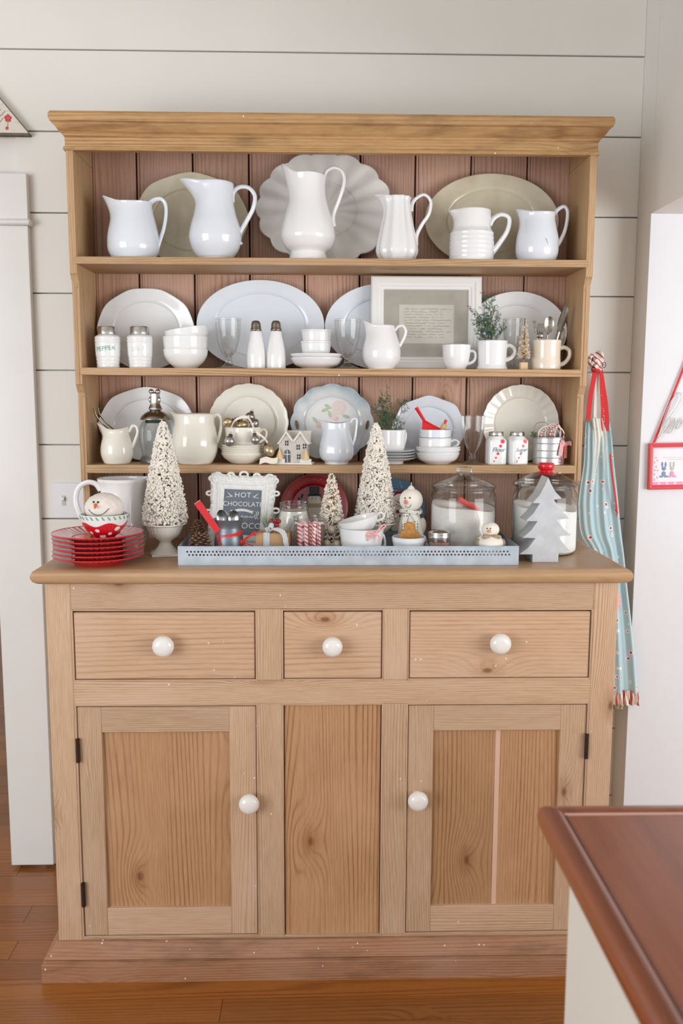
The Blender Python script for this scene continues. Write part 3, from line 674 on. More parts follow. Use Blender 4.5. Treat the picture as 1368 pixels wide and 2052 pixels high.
cup('white footed mug holding a juniper sprig on the second shelf', 985, 740, .31, s2, mugp, [(1010, 695), (1019, 692), (1029, 698), (1030, 708), (1022, 717), (1009, 722)], 4.4, white)
cup('cream mug full of old cutlery', 1093, 741, .31, s2, [(27, 741), (29, 739), (29, 730), (28, 715), (28, 700), (29, 688), (29.5, 682)], [(1119, 698), (1129, 696), (1139, 702), (1139, 715), (1130, 727), (1117, 732)], 4.4, ivory)
# ------------------------------------------------------------------ small builders: cutlery, sprigs, trees, cones
def spoon(name, label, cat, px, py, rx, ry, Y, ang, length, zbase, mat=silver, group=None, twist=0):
    """bowl centre at a pixel; handle runs down into the vessel"""
    p = aty(px, py, Y); k = kk(p); a, b = rx*k, ry*k
    o = thing(name, label, cat, p, (0, math.radians(ang), math.radians(twist)), group)
    rows = []
    for u in (0.02, .35, .65, .88, 1.0):
        rows.append([(a*u*math.cos(TAU*i/24), -.0015+.35*a*(1-u*u)*.9, b*u*math.sin(TAU*i/24)*(1.06 if math.sin(TAU*i/24) > 0 else .96)) for i in range(24)])
    m = MB().grid(rows, closed_u=True); m2 = MB().grid([[(x_, y_+.0012, z_) for x_, y_, z_ in r_] for r_ in rows], closed_u=True)
    m.add(m2.v, m2.f); m.add([rows[-1][i % 24] for i in range(24)]+[(x_, y_+.0012, z_) for x_, y_, z_ in rows[-1]], [(i, (i+1) % 24, (i+1) % 24+24, i+24) for i in range(24)])
    m.build('bowl', mat, o)
    MB().tube(spl([(0, 0, -b*.9), (0, .002, -b*1.3), (0, .002, -b-length*.5), (0, 0, -b-length)], 4), [.0028*(1-.25*i/12) for i in range(13)], 8, flat=.5).build('handle', mat, o)
    return o
def fork(label, px, py, hw, hh, Y, ang, length, mat=silver, group=None):
    p = aty(px, py, Y); k = kk(p); o = thing('fork', label, 'fork', p, (0, math.radians(ang), 0), group); W, Hh = hw*k, hh*k
    m = MB()
    for i in range(4):
        x_ = (-.75+.5*i)*W; m.tube(spl([(x_*.9, 0, -Hh*.2), (x_, -.002, Hh*.3), (x_*.95, 0, Hh)], 4), [.0013]*8+[.0006], 6)
    m.ball((0, .001, -Hh*.5), W, 12, 8, (1, .22, .75)); m.build('tines', mat, o)
    MB().tube([(0, .001, -Hh*.8), (0, .001, -Hh-length)], [.0022, .0028], 8, flat=.5).build('handle', mat, o); return o
def sprig(label, stems, Y, group=None, seed=1, berries=()):
    rnd = random.Random(seed); p0 = stems[0][0]; o0 = aty(p0[0], p0[1], Y); k = kk(o0)
    root = thing('juniper_sprig', label, 'juniper sprig', o0, group=group); st = MB(); lf = MB()
    def loc(x_, y_): return Vector(((x_-p0[0])*k, 0, (p0[1]-y_)*k))
    def leafy(a, d, ln, dep):
        d = d.normalized(); n = max(3, int(ln/.0048)); pts = [a]
        for i in range(n):
            d = (d+Vector((rnd.uniform(-.16, .16), rnd.uniform(-.16, .16), rnd.uniform(-.05, .12)))).normalized(); q = pts[-1]+d*ln/n; pts.append(q)
            for s_ in (-1, 1):
                if dep < 2 and rnd.random() < (.55 if dep == 0 else .38):
                    pr = Vector((d.z, rnd.uniform(-.7, .7), -d.x))*s_
                    leafy(q, d*1.0+pr*.85, ln*rnd.uniform(.2, .38)*(1-.4*i/n), dep+1)
                elif dep >= 2:
                    pr = (Vector((d.z, rnd.uniform(-1, 1), -d.x))*s_).normalized(); tip = q+(d+pr*.8).normalized()*.0046
                    lf.add([q+d*.0007, q-d*.0007, tip, q+pr.cross(d)*.0008], [(0, 1, 2), (1, 3, 2), (3, 0, 2)])
        (st if dep == 0 else lf).tube(pts, [.0011*(1-.6*dep/3)*(1-.5*i/n) for i in range(n+1)], 4)
    for s_ in stems:
        a = loc(*s_[0]); b = loc(*s_[1]); d = b-a; d.y = rnd.uniform(-.25, .25)*d.length; leafy(a, d, d.length, 0)
    st.build('stem', stem_b, root); lf.build('foliage', leafg, root, kind='stuff', smooth=False)
    for (x_, y_) in berries: q = loc(x_, y_); MB().ball((q.x, -.012, q.z), 3.2*k, 12, 8).build('berry', berry, root, label='pale blue juniper berry')
    return root
def brush_tree(label, cx, top, bot, hw, Y, zb, n=2600, flock=.8, group=None, name='bottle_brush_tree', beads=(), bead_r=4, bead_mat=None, tip=.0016, parts=None, seed=3, tanmat=None, snowmat=None, pw=.68):
    rnd = random.Random(seed); a = At(cx, bot, Y, zb); k = a.k; Hh = (bot-top)*k; R_ = hw*k
    root = thing(name, label, 'bottle-brush tree', a.o, group=group); br = MB(); sn = MB()
    MB().tube([(0, 0, -.001), (0, 0, Hh*.97)], .0014, 6).build('wire_stem', stem_b, root)
    for i in range(n):
        u = 1-rnd.random()**(1/(1+pw)); z_ = Hh*(.02+.97*u); r = R_*(1-u)**pw*rnd.uniform(.86, 1.04)+.002; th = rnd.random()*TAU
        d = Vector((math.cos(th), math.sin(th), rnd.uniform(-.12, .22))); b = Vector((0, 0, z_)); e = b+d*r; sd = Vector((-math.sin(th), math.cos(th), 0))*.0006
        br.add([b*1+d*r*.35-sd, b+d*r*.35+sd, e, b+d*r*.35+Vector((0, 0, .0008))], [(0, 1, 2), (1, 3, 2), (3, 0, 2)])
        if rnd.random() < flock:
            for q_ in range(3):
                c = b+d*r*rnd.uniform(.8, 1.02)+Vector((rnd.uniform(-1, 1), rnd.uniform(-1, 1), rnd.uniform(-1, 1)))*.0016; t = tip*rnd.uniform(.6, 1.35)
                sn.add([c+Vector(v)*t for v in ((1, 0, 0), (-1, 0, 0), (0, 1, 0), (0, -1, 0), (0, 0, 1), (0, 0, -1))], [(0, 2, 4), (2, 1, 4), (1, 3, 4), (3, 0, 4), (2, 0, 5), (1, 2, 5), (3, 1, 5), (0, 3, 5)])
    br.build('bristles', tanmat or tan, root, kind='stuff', smooth=False)
    if sn.v: sn.build('snow_flocking', snowmat or snow, root, kind='stuff', smooth=False)
    for (x_, y_, rr) in beads:
        zz = a.h(y_); rz = R_*(1-min(1, max(0, zz/Hh)))**pw*.97; xx = max(-rz*.95, min(rz*.95, a.x(x_))); yy = -math.sqrt(max(0, rz*rz-xx*xx))
        MB().ball((xx, yy, zz), rr*k, 14, 10).build('bead', bead_mat or pearl, root)
    return root, a
def pinecone(label, cx, cy, hw, hh, Y, zc, seed=5, rot=(0, 0, 0), group=None):
    p = aty(cx, cy, Y); k = kk(p); root = thing('pinecone', label, 'pinecone', (p.x, Y, zc), rot, group); W, Hh = hw*k, hh*k; m = MB(); m2 = MB(); rnd = random.Random(seed)
    N = 84
    for i in range(N):
        u = i/(N-1); zz = 2*Hh*(.06+.92*u); r = W*math.sin(PI*(.12+.80*u))**.8; th = i*2.39996; L_ = W*.34*(1-.55*u)+.002; wd = W*.24*(1-.4*u)
        rad = Vector((math.cos(th), math.sin(th), 0)); tg = Vector((-math.sin(th), math.cos(th), 0)); up = Vector((0, 0, 1)); b = rad*(r*.55)+up*zz
        e = rad*(r)+up*(zz+L_*.9*(.15+.7*u)); t = up*.0022
        vs = [b-tg*wd*.4, b+tg*wd*.4, e+tg*wd, e-tg*wd, b-tg*wd*.4-t, b+tg*wd*.4-t, e+tg*wd-t, e-tg*wd-t]
        m.add(vs, [(0, 1, 2, 3), (7, 6, 5, 4), (0, 4, 5, 1), (1, 5, 6, 2), (2, 6, 7, 3), (3, 7, 4, 0)])
        m2.ball(e-t*.4, wd*.75, 6, 4, (1, 1, .5))
    m.ball((0, 0, Hh*.95), Hh*.9, 12, 8, (W*.62/(Hh*.9), W*.62/(Hh*.9), 1)); m.build('scales', cone, root, kind='stuff', smooth=False); m2.build('scale_tips', conet, root, kind='stuff')
    return root

# ------------------------------------------------------------------ second shelf, small things
sprig('juniper sprig with blue berries standing in the footed mug', [((985, 690), (990, 640)), ((982, 690), (966, 612)), ((990, 690), (1003, 600)), ((980, 690), (944, 645)), ((988, 690), (1010, 660)), ((978, 690), (958, 668)), ((985, 688), (978, 635))], .31, seed=11, berries=((967, 638), (968, 669), (993, 667)))
brush_tree('tiny cream bottle-brush tree on a wooden block beside the cutlery mug', 1049, 636, 719, 12.5, .289, s2+.0275, n=900, flock=.25, name='bottle_brush_tree', beads=((1045, 654, 1.6), (1051, 679, 1.6), (1043, 704, 2), (1049, 694, 1.3), (1042, 668, 1.3)), bead_mat=chrome, tip=.001, seed=9, pw=.85)
a = At(1047, 741, .30, s2); bt = [o for o in bpy.data.objects if o.get('label', '').startswith('tiny cream')][0]
MB().box(-.0095, .0095, -.0095, .0095, -.0272, -.0085).build('wooden_block', plain('pale_block_wood', L(226, 196, 160), .6, var=.1, vs=60), bt, bevel=.0008)
MB().tube([(0, 0, -.0085), (0, 0, 0)], .001, 6).build('wire_trunk', chrome, bt)
ck = 'old cutlery in the cream mug'
spoon('spoon', 'tarnished spoon with round bowl standing upright in the cutlery mug', 'spoon', 1099, 652, 10.5, 17, .302, 4, .0895, s2, group=ck)
fork('fork with dark tines between the spoon and the mug rim', 1082, 664, 7.5, 16, .308, 2, .074, group=ck)
fork('narrow fork seen edge-on at the left of the cutlery mug', 1073, 663, 2.6, 20, .294, -12, .071, group=ck)
spoon('spoon', 'large serving spoon tilted over the cutlery mug handle', 'spoon', 1127, 640, 8, 24, .322, 17, .1035, s2, group=ck)
spoon('spoon', 'pale spoon standing low behind the cutlery mug beside its handle', 'spoon', 1124, 675, 8.5, 17, .350, 10, .0688, s2, group=ck)
p = aty(1120, 660, .305); kn = thing('table_knife', 'dark steel table knife sticking up highest from the cutlery mug', 'knife', p, (0, math.radians(14), 0), ck); k = kk(p)
MB().prism([(-4*k, -5*k), (3*k, -5*k), (4*k, 20*k), (3*k, 48*k), (0, 60*k), (-3*k, 44*k)], -.0012, .0012).build('blade', plain('dark_steel', L(120, 110, 98), .3, .9, var=.3, vs=40), kn)
MB().tube([(0, 0, -5*k), (-1*k, 0, -76*k)], [3.4*k, 2.6*k], 8, flat=.6).build('handle', silver, kn)

# ------------------------------------------------------------------ third shelf
s3 = Z3+.0003; k3 = .00139
oval_plate('white oval platter with wavy bracket edge behind the glass jar with figurine lid', 200, 392, 776, .412, s3, white, 8, .03, bracket=True)
oval_plate('round white dinner plate behind the cup of glass ornaments', 420, 577, 770, .412, s3, cream, 20, .02, name='plate', cat='plate')
oval_plate('white squarish platter with scalloped edge behind the red scoop', 784, 932, 793, .412, s3, bluewhite, 8, .05, bracket=True)
oval_plate('round white plate with fluted rim behind the flour and sugar shakers', 966, 1117, 772, .412, s3, cream, 24, .012, flutes=.0006, name='plate', cat='plate')
# painted rose plate
t = NT('rose_plate_glaze'); s_ = t.n('ShaderNodeSeparateXYZ'); t.l(t.coord(), s_.inputs[0])
dd = t.math('SQRT', t.math('ADD', t.math('POWER', s_.outputs[0], 2), t.math('POWER', t.math('SUBTRACT', s_.outputs[2], .11), 2)))
rose_glaze = t.done(t.mix(t.math('MULTIPLY', t.ramp(dd, .062, .11), t.ramp(t.noise(t.coord(), 14, 3), .25, .6)), L(232, 232, 230), L(150, 172, 184)), .12, Coat_Weight=.4)
def roses(root, rx, ry):
    pk = plain('rose_pink', L(232, 216, 210), .3); pk2 = plain('rose_blush', L(228, 200, 192), .3); gr = plain('rose_leaf', L(190, 200, 176), .3)
    def bl(cx_, cz, R_, m1, n_, nm):
        m = MB()
        for i in range(n_):
            th = TAU*i/n_; m.ball((cx_+R_*.55*math.cos(th), -.0045, cz+R_*.55*math.sin(th)), R_*.55, 10, 6, (1, .05, 1))
        m.build(nm, m1, root)
    bl(.020, ry+.045, .020, pk, 6, 'painted_rose'); bl(.024, ry+.046, .009, pk2, 5, 'rose_heart'); bl(.002, ry+.022, .012, pk, 5, 'painted_bud'); bl(-.035, ry-.004, .010, pk2, 5, 'painted_bud'); bl(.012, ry+.014, .007, pk2, 5, 'painted_bud')
    for (x_, z_, ang) in ((-.012, .048, .6), (-.02, .038, -.3), (-.006, .026, 1.2), (.04, .02, .3), (-.048, .01, .8)):
        m = MB().ball((0, 0, 0), .011, 10, 6, (1, .06, .45)).xf(Matrix.Translation((x_, -.0045, ry+z_)) @ Matrix.Rotation(ang, 4, 'Y')); m.build('painted_leaf', gr, root)
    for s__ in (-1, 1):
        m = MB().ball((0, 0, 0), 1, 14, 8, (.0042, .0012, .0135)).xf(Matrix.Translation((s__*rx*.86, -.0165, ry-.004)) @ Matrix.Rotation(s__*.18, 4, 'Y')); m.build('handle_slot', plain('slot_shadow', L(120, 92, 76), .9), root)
oval_plate('round porcelain plate painted with roses and a blue-grey rim', 584, 746, 772, .412, s3, rose_glaze, 12, .05, name='plate', cat='plate', build=roses)
pitcher('small cream-white creamer holding spoons by the left end of the shelf', 235, 929, .322, s3,
        [(24, 929), (26, 927), (31, 915), (32, 902), (30, 888), (26, 875), (24, 865), (25, 857)], (13, 7, .55),
        [(259, 866), (267, 854), (275, 856), (277, 868), (271, 885), (265, 897)], 3.4, cream, rim=-4, name='creamer', cat='creamer')
for i, (px, py, ang, lb) in enumerate(((183, 818, -26, 'dark spoon handle sticking out of the small creamer'), (191, 817, -20, 'dark spoon handle second from the shelf end in the small creamer'))):
    p = aty(px+5, py, .318+.012*i); o = tag(MB().tube(spl([(0, 0, 0), (.004, 0, -.018), (.022, 0, -.042), (.048, 0, -.072), (.056, 0, -.145)], 5), [.004-.0001*q for q in range(21)], 8, flat=.45).build('spoon', silver, None, p), lb, 'spoon', 'spoons in the small creamer')
# apothecary jar with a figurine lid
a = At(313.2, 931, .341, s3); k = a.k; jr = thing('candy_jar', 'glass jar with silver lid and soldier figurine finial', 'jar', a.o)
pr = spl2([(32, 1), (33, 6), (28, 13), (28, 20), (32, 40), (33, 55), (31, 72), (27, 82), (24, 84)], 4)
MB().lathe([(x_*k, y_*k) for x_, y_ in pr], 36).build('glass_body', glassg, jr)
MB().lathe([(.0003, .5*k), (32*k, .5*k), (33*k, 6*k), (29*k, 13*k), (.0003, 13*k)], 36).build('glass_foot', glassg, jr)
MB().lathe([(.0003, 80*k), (20*k, 80*k), (20*k, 87*k), (.0003, 87*k)], 30).build('seal', plain('dark_green_seal', L(40, 62, 58), .6), jr)
MB().lathe([(.0003, 86*k)]+[(x_*k, y_*k) for x_, y_ in spl2([(29, 86), (30, 88), (26, 95), (17, 102), (8, 105)], 4)]+[(.0003, 105*k)], 36).build('lid', silver, jr)
MB().lathe([(.0003, 104*k)]+[(x_*k, y_*k) for x_, y_ in spl2([(9, 104), (13, 107), (12, 111), (9.5, 118), (8.5, 130), (9, 138), (6, 141)], 4)]+[(.0003, 141*k)], 20, lambda th, r, z: (r*(1+.07*math.cos(5*th)), z)).build('finial_figure', chrome, jr, sharp=30, label='silver figurine finial')
m = MB()
for s__ in (-1, 1): m.ball((s__*6.5*k, -.001, 142*k), 5*k, 12, 8)
m.ball((0, -.003, 136*k), 4*k, 12, 8); m.ball((-9*k, -.003, 126*k), 3*k, 10, 6, (1, 1, 2)); m.ball((9*k, -.003, 126*k), 3*k, 10, 6, (1, 1, 2)); m.build('finial_head', chrome, jr)
pitcher('large cream-white pitcher with ribbed front behind the flocked tree', 391, 931, .328, s3,
        [(32, 931), (34, 929), (42, 915), (46, 898), (46, 884), (43, 864), (40, 848), (40, 836), (41, 831)], (8, 4, .8),
        [(428, 836), (437, 832), (444, 842), (443, 860), (439, 876), (434, 888)], 4, cream, flutes=(26, .009), sw=.35)
pb = [(22, 0), (26, 2), (36, 9), (42, 17), (42.5, 19)]
for i in range(5):
    z_ = s3+i*4.6*k3; pr = [(hw, 932-h_) for hw, h_ in (pb if i == 0 else [(22, 1), (34, 8), (42, 17.2), (42.6, 19)])]
    lathe_thing('saucer', ['deep white saucer at the bottom of the pile under the ornament cup', 'white saucer second from the bottom under the ornament cup', 'white saucer in the middle of the pile under the ornament cup', 'white saucer fourth up under the ornament cup', 'topmost white saucer directly under the ornament cup'][i], 'saucer', 486, 932, .338, z_, pr, cream, group='saucers under the ornament cup', t=.002)
zc3 = s3+(4*4.6+3)*k3
cup('white cup heaped with mercury-glass ornaments', 487, 897, .338, zc3+.002, [(24, 897), (26, 895), (32, 885), (35, 872), (36, 858)], [(520, 866), (528, 861), (534, 867), (531, 877), (519, 883)], 2.6, cream, name='teacup', cat='teacup')
def bauble(label, px, py, rx, ry, Y, mat, rot=0, cap=True, facet=0):
    p = aty(px, py, Y); k = kk(p); r = thing('bauble', label, 'ornament', p, (0, math.radians(rot), 0), 'glass ornaments in and around the cup')
    rr = max(rx, ry)*k
    m = MB().lathe([(max(.0002, rx*k*math.sin(PI*j/12)), -ry*k*math.cos(PI*j/12)) for j in range(13)], 20, (lambda th, r_, z: (r_*(1+.09*math.cos(facet*th)*math.cos(z*600)), z)) if facet else None); m.build('glass_ball', mat, r)
    if cap: MB().lathe([(.0002, ry*k*.9), (rx*k*.38, ry*k*.9), (rx*k*.42, ry*k*1.2), (rx*k*.2, ry*k*1.32), (.0002, ry*k*1.32)], 14).build('cap', plain('dark_cap', L(84, 72, 66), .4, .8), r); MB().tube([(.003*math.cos(TAU*i/12), 0, ry*k*1.32+.003+.003*math.sin(TAU*i/12)) for i in range(12)], .0004, 5, closed=True).build('hanging_loop', plain('wire', L(90, 84, 80), .4, .8), r)
bauble('round gold ornament at the cup rim beside the big pitcher', 456, 846, 9, 11, .310, goldball, 70)
bauble('flattened gold ornament in the middle of the cup', 484, 852, 14, 10, .325, goldball, -20)
bauble('round silver ornament resting on the cup rim over its handle', 510, 849, 11, 9, .330, silverball, -60)
bauble('faceted dark silver ornament on top of the cup', 501, 835, 10, 9, .349, silverball, 20, facet=8)
bauble('white ornament lying between the gold ones in the cup', 468, 846, 9, 8, .345, plain('white_glass_ball', L(232, 228, 222), .2), 40)
bauble('lumpy silver ornament hanging down in front of the cup', 460, 884, 11, 11, .274, silverball, 10, facet=7)
bauble('round silver ornament hanging in front of the cup', 511, 881, 9.5, 10, .278, silverball, -4)
bauble('pale gold ornament hanging beside the saucers', 539, 903, 10, 13, .300, goldball, -24)
rb = thing('ribbon', 'cream ribbon tied through the cup of ornaments and lying on the shelf', 'ribbon', aty(500, 920, .30))
def rpx(pts, Y): 
    o = aty(500, 920, .30); return [aty(x_, y_, Y if not isinstance(Y, (list, tuple)) else Y[i])-o for i, (x_, y_) in enumerate(pts)]
silk = plain('cream_silk', L(234, 226, 212), .45)
for nm, pts, Y, w_ in (('ribbon_tail', [(461, 869), (463, 858), (470, 843), (485, 836), (498, 838), (507, 855), (511, 866)], [.276, .282, .304, .310, .306, .288, .279], .0038), ('ribbon_end', [(513, 866), (527, 876), (536, 887)], [.279, .283, .296], .0030), ('ribbon_coil', [(520, 925), (532, 921), (545, 924), (556, 922)], .292, .008)):
    v = rpx(pts, Y); MB().ribbon([(q, Vector((.15, 0, 1))*w_) for q in spl(v, 4)], 0).build(nm, silk, rb)
# glitter house
a = At(589, 931, .318, s3); k = a.k; hs = thing('glitter_house', 'little white glitter house with two gables and snowy roof', 'ornament house', a.o, (0, 0, math.radians(-8)))
glit = plain('glitter_board', L(216, 208, 198), .5, .15, var=.3, vs=420, bump=.3); roofm = plain('snow_roof', L(232, 228, 220), .8, var=.06, vs=200)
MB().box(-38*k, 38*k, -.022, .03, 0, 3*k).build('base_board', plain('white_card', L(240, 240, 238), .7), hs)
g = [(-28, 3), (28, 3), (28, 42), (15, 62), (0, 44), (-14, 62), (-29, 42)]
MB().prism([(x_*k, z_*k) for x_, z_ in g], -.012, .028).build('walls', glit, hs)
m = MB()
for pts in ([(-32, 40), (-14, 66), (1, 47), (-.5, 43), (-14, 61), (-29, 40)], [(-1, 47), (15, 66), (33, 40), (29, 40), (15, 61), (1, 43)]):
    m.prism([(x_*k, z_*k) for x_, z_ in pts], -.017, .032)
m.prism([(-20*k, 44*k), (30*k, 44*k), (33*k, 66*k), (-13*k, 66*k)], .018, .034); m.build('roof', roofm, hs)
def win(x_, z_, w_, h_, y_=-.0122):
    f = MB().box(x_-w_, x_+w_, y_-.0012, y_+.001, z_-h_, z_+h_).build('window', black, hs)
    MB().box(x_-.0005, x_+.0005, y_-.002, y_, z_-h_, z_+h_).box(x_-w_, x_+w_, y_-.002, y_, z_-.0005, z_+.0005).build('mullion', plain('white_mullion', L(235, 232, 228), .6), f)
for x_, z_ in ((-13, 42), (10, 34), (23, 36), (11, 15)): win(x_*k, z_*k, 3.2*k, 4.8*k)
dr_ = MB().prism([(x_*k, z_*k) for x_, z_ in [(-18, 4), (-6, 4), (-6, 22)]+[(-12+6*math.cos(t_), 22+7*math.sin(t_)) for t_ in [PI*i/8 for i in range(1, 8)]]+[(-18, 22)]], -.0136, -.0118).build('door', plain('dark_door', L(84, 88, 98), .5), hs)
MB().box(-12.6*k, -11.4*k, -.0146, -.0134, 4*k, 28*k).box(-18*k, -6*k, -.0146, -.0134, 19*k, 20.4*k).build('door_bars', plain('white_bar', L(235, 232, 228), .6), dr_)
for x0_, x1_ in ((-37, -16), (14, 37)):
    MB().box(x0_*k, x1_*k, -.021, -.015, 3*k, 11*k).build('snow_hedge', roofm, hs, bevel=.001)
for x_ in (-27, 26): MB().lathe([(7.5*k, 10*k), (.0003, 33*k)], 14, lambda th, r, z: (r*(1+.12*math.cos(5*th+z*3000)), z), (x_*k, -.0175, 0)).build('house_tree', tan, hs)
pitcher('tall white panelled creamer in front of the rose plate', 674, 932, .325, s3,
        [(24, 932), (23, 928), (30, 922), (34, 910), (33, 895), (29, 875), (26, 858), (26, 846)], (10, 2, .6),
        [(700, 848), (707, 840), (714, 842), (713, 862), (710, 880), (704, 897)], 2.8, bluewhite, flutes=(8, .02), rim=-3, name='creamer', cat='creamer')
# mug of juniper on saucers
for i in range(4):
    lathe_thing('saucer', ['white saucer at the bottom under the juniper cup', 'second white saucer under the juniper cup', 'third white saucer under the juniper cup', 'topmost white saucer under the juniper cup'][i], 'saucer', 788, 931, .338, s3+i*5.4*k3, [(20, 931), (21, 926.5), (30, 925), (41, 922.5), (44, 921)], white, t=.002, group='saucers under the juniper cup')
cup('white cup holding a juniper sprig on a pile of saucers', 787, 908, .338, s3+21.5*k3, [(19, 908), (21, 906), (24, 895), (25, 880), (26, 863)], [(806, 874), (812, 868), (812, 880), (809, 892), (804, 899)], 2.6, white, name='teacup', cat='teacup')
sprig('dark juniper sprig with a blue berry behind the big flocked tree', [((782, 868), (768, 800)), ((786, 868), (793, 790)), ((780, 868), (745, 822)), ((784, 868), (760, 835)), ((788, 868), (802, 808)), ((790, 868), (806, 848)), ((776, 868), (756, 850))], .338, seed=4, berries=((758, 819),))
# bowl, saucers, cup and ramekin pile with scoop
lathe_thing('bowl', 'shallow white bowl at the bottom of the pile under the red scoop', 'bowl', 876, 932, .336, s3, [(24, 932), (27, 930), (38, 924), (43.5, 913), (44, 911)], white)
lathe_thing('saucer', 'white saucer in the middle of the pile under the red scoop', 'saucer', 877, 932, .336, s3+8*k3, [(22, 932), (36, 924), (44, 914), (44.5, 911.5)], white, t=.002)
lathe_thing('saucer', 'white saucer directly under the wide handled cup', 'saucer', 877, 932, .336, s3+12.5*k3, [(22, 932), (36, 924), (44, 914), (44.5, 911.5)], white, t=.002)
cup9 = cup('wide white handled cup in the pile under the red scoop', 871, 905, .336, s3+23.2*k3, [(29, 905), (31, 903), (32, 895), (32, 883), (32.5, 879)], [(901, 886), (910, 882), (918, 886), (914, 893), (902, 897)], 2.5, white, name='teacup', cat='teacup')
lathe_thing('ramekin', 'shallow white ramekin holding the red scoop', 'ramekin', 871.5, 884, .336, topz(cup9)-3*k3, [(27, 884), (27.5, 881), (28, 880.5), (31, 880), (31.5, 878.5), (31.5, 865.5)], bluewhite, n=2)
p = aty(860, 859, .334); k = kk(p); scp = thing('measuring_scoop', 'bright red plastic scoop standing in the ramekin', 'scoop', p, (0, 0, 0))
def scoop_mesh(k, root, mat):
    rows = []
    for j, u in enumerate((0, .25, .5, .75, 1)):
        rows.append([((-16+34*u+4*math.sin(TAU*.25*v_))*k*1.0, (-8+16*abs(v_-.5)*0+10*math.sin(PI*v_)-4)*k, (-4+22*(1-abs(2*v_-1)**3)*(.75+.25*(1-u))-12*u)*k) for v_ in [i/12 for i in range(13)]])
    m = MB().grid(rows); m.add(*(lambda q: (q.v, q.f))(MB().grid([[(x_, y_+.0012, z_+.0012) for x_, y_, z_ in r_] for r_ in rows])))
    m.add([rows[0][i] for i in range(13)], [tuple(range(13))]); m.build('scoop_bowl', mat, root)
    MB().tube([(-8*k, .001, 12*k), (-27*k, .001, 42*k)], [3.6*k, 4.6*k], 12, flat=.6).build('handle', mat, root)
scoop_mesh(k, scp, redp)
p = aty(886, 860, .334); k = kk(p); rp = thing('toy_rolling_pin', 'small wooden rolling pin with red handle in the ramekin', 'rolling pin', p, (0, math.radians(22), 0))
MB().lathe([(.0002, -14*k), (5.2*k, -14*k), (5.4*k, 0), (5*k, 11*k), (.0002, 12*k)], 16).build('roller', plain('light_wood', L(220, 178, 118), .5, var=.15, vs=60), rp); MB().lathe([(.0002, 11*k), (2.6*k, 12*k), (3.2*k, 17*k), (2.4*k, 20*k), (.0002, 20.5*k)], 14).build('handle', redp, rp)
goblet(946, 932, 836, 24, .325, s3, 'clear footed goblet between the red scoop pile and the flour shaker', 20)
# flour and sugar shakers
def sq_shaker(cx, word, label, rot, sz):
    a = At(cx, 933, .322, s3); k = a.k; r = thing('shaker', label, 'shaker', a.o, (0, 0, math.radians(rot)), 'red dotted flour and sugar shakers'); w_ = 18*k
    def sq(th, rr, z):
        e = 6; f_ = (abs(math.cos(th))**e+abs(math.sin(th))**e)**(-1/e) if z < 47*k else 1+((abs(math.cos(th))**e+abs(math.sin(th))**e)**(-1/e)-1)*max(0, (58*k-z)/(11*k)); return (rr*f_, z)
    MB().lathe([(.0003, 0)]+[(x_*k, z_*k) for x_, z_ in spl2([(17, 0), (18.2, 1.5), (18.2, 10), (18.2, 30), (18.2, 44), (17.5, 49), (14.5, 53.5), (13.4, 56), (13.2, 58)], 3)]+[(.0003, 58*k)], 40, sq).build('body', milk, r)
    MB().lathe([(.0003, 56*k)]+[(x_*k, z_*k) for x_, z_ in ((14.2, 56), (14.6, 57), (14.6, 63), (13.6, 65), (6, 65.5))]+[(.0003, 65.5*k)], 30).build('cap', chrome, r)
    for x_, z_, q in ((8, 46, 4.2), (4, 37, 3.1), (-1, 22, 2.9), (-5, 14, 2.0), (-8.5, 7, 1.5)):
        MB().lathe([(.0002, 0), (q*k, 0), (q*k, .0006), (.0002, .0006)], 18).xf(Matrix.Translation((x_*k, -18.2*k+.0002, z_*k)) @ Matrix.Rotation(PI/2, 4, 'X')).build('red_dot', redp, r)
    lettering(word, sz*k, plain('slate_print', L(90, 120, 130), .5), r, (0, -18.2*k-.0006, 29.5*k), shear=.3)
sq_shaker(992.3, 'Flour', 'square white glass shaker lettered Flour with red dots', 6, 12)
sq_shaker(1034, 'Sugar', 'square white glass shaker lettered Sugar with red dots', 17, 11)
# sifter tin
a = At(1098, 933, .326, s3); k = a.k; tin = thing('sifter_tin', 'old metal sifter tin with red gingham bow beside the sugar shaker', 'tin', a.o); alu = plain('brushed_tin', L(206, 206, 208), .35, .75, var=.1, vs=30)
MB().lathe(wall_profile([(x_*k, z_*k) for x_, z_ in ((30, 0), (31, 1), (31, 13), (31.6, 14), (31, 15), (31, 27), (31.6, 28), (31, 29), (31, 41), (31.6, 42), (31, 43), (31, 52), (32, 53), (32, 54))], .001), 40).build('body', alu, tin, sharp=25)
ging = gingham('red_gingham', L(244, 232, 230), L(206, 60, 74), 260)
def tp(x_, y_, d=0): 
    xx = a.x(x_); return Vector((xx, -math.sqrt(max(1e-6, (31.8*k)**2-min(xx*xx, (31*k)**2)))-d, a.h(y_)))
MB().ribbon([(q, Vector((1, .3, 0))*.006) for q in spl([tp(1118, 885, .002), tp(1116, 895, .004), tp(1114, 905, .005), tp(1113, 915, .005)], 3)], 0).build('bow_tail', ging, tin)
MB().ribbon([(q, Vector((0, .1, 1))*.0055) for q in spl([tp(1115, 890, .003), tp(1127, 892, .006), tp(1132, 890, .01)+Vector((.004, 0, 0)), tp(1132, 892, .014)+Vector((.009, 0, 0))], 3)], 0).build('bow_ribbon', ging, tin)
MB().ball(tp(1117, 887, .003), 4*k, 10, 8).build('bow_knot', ging, tin)
MB().box(-4*k, 5*k, -.0008, .0008, -12*k, 12*k).build('tag', plain('coral_tag', L(232, 118, 112), .7), tin, tp(1127, 908, .006)-Vector((0, 0, 0)), (0, 0, math.radians(40)))
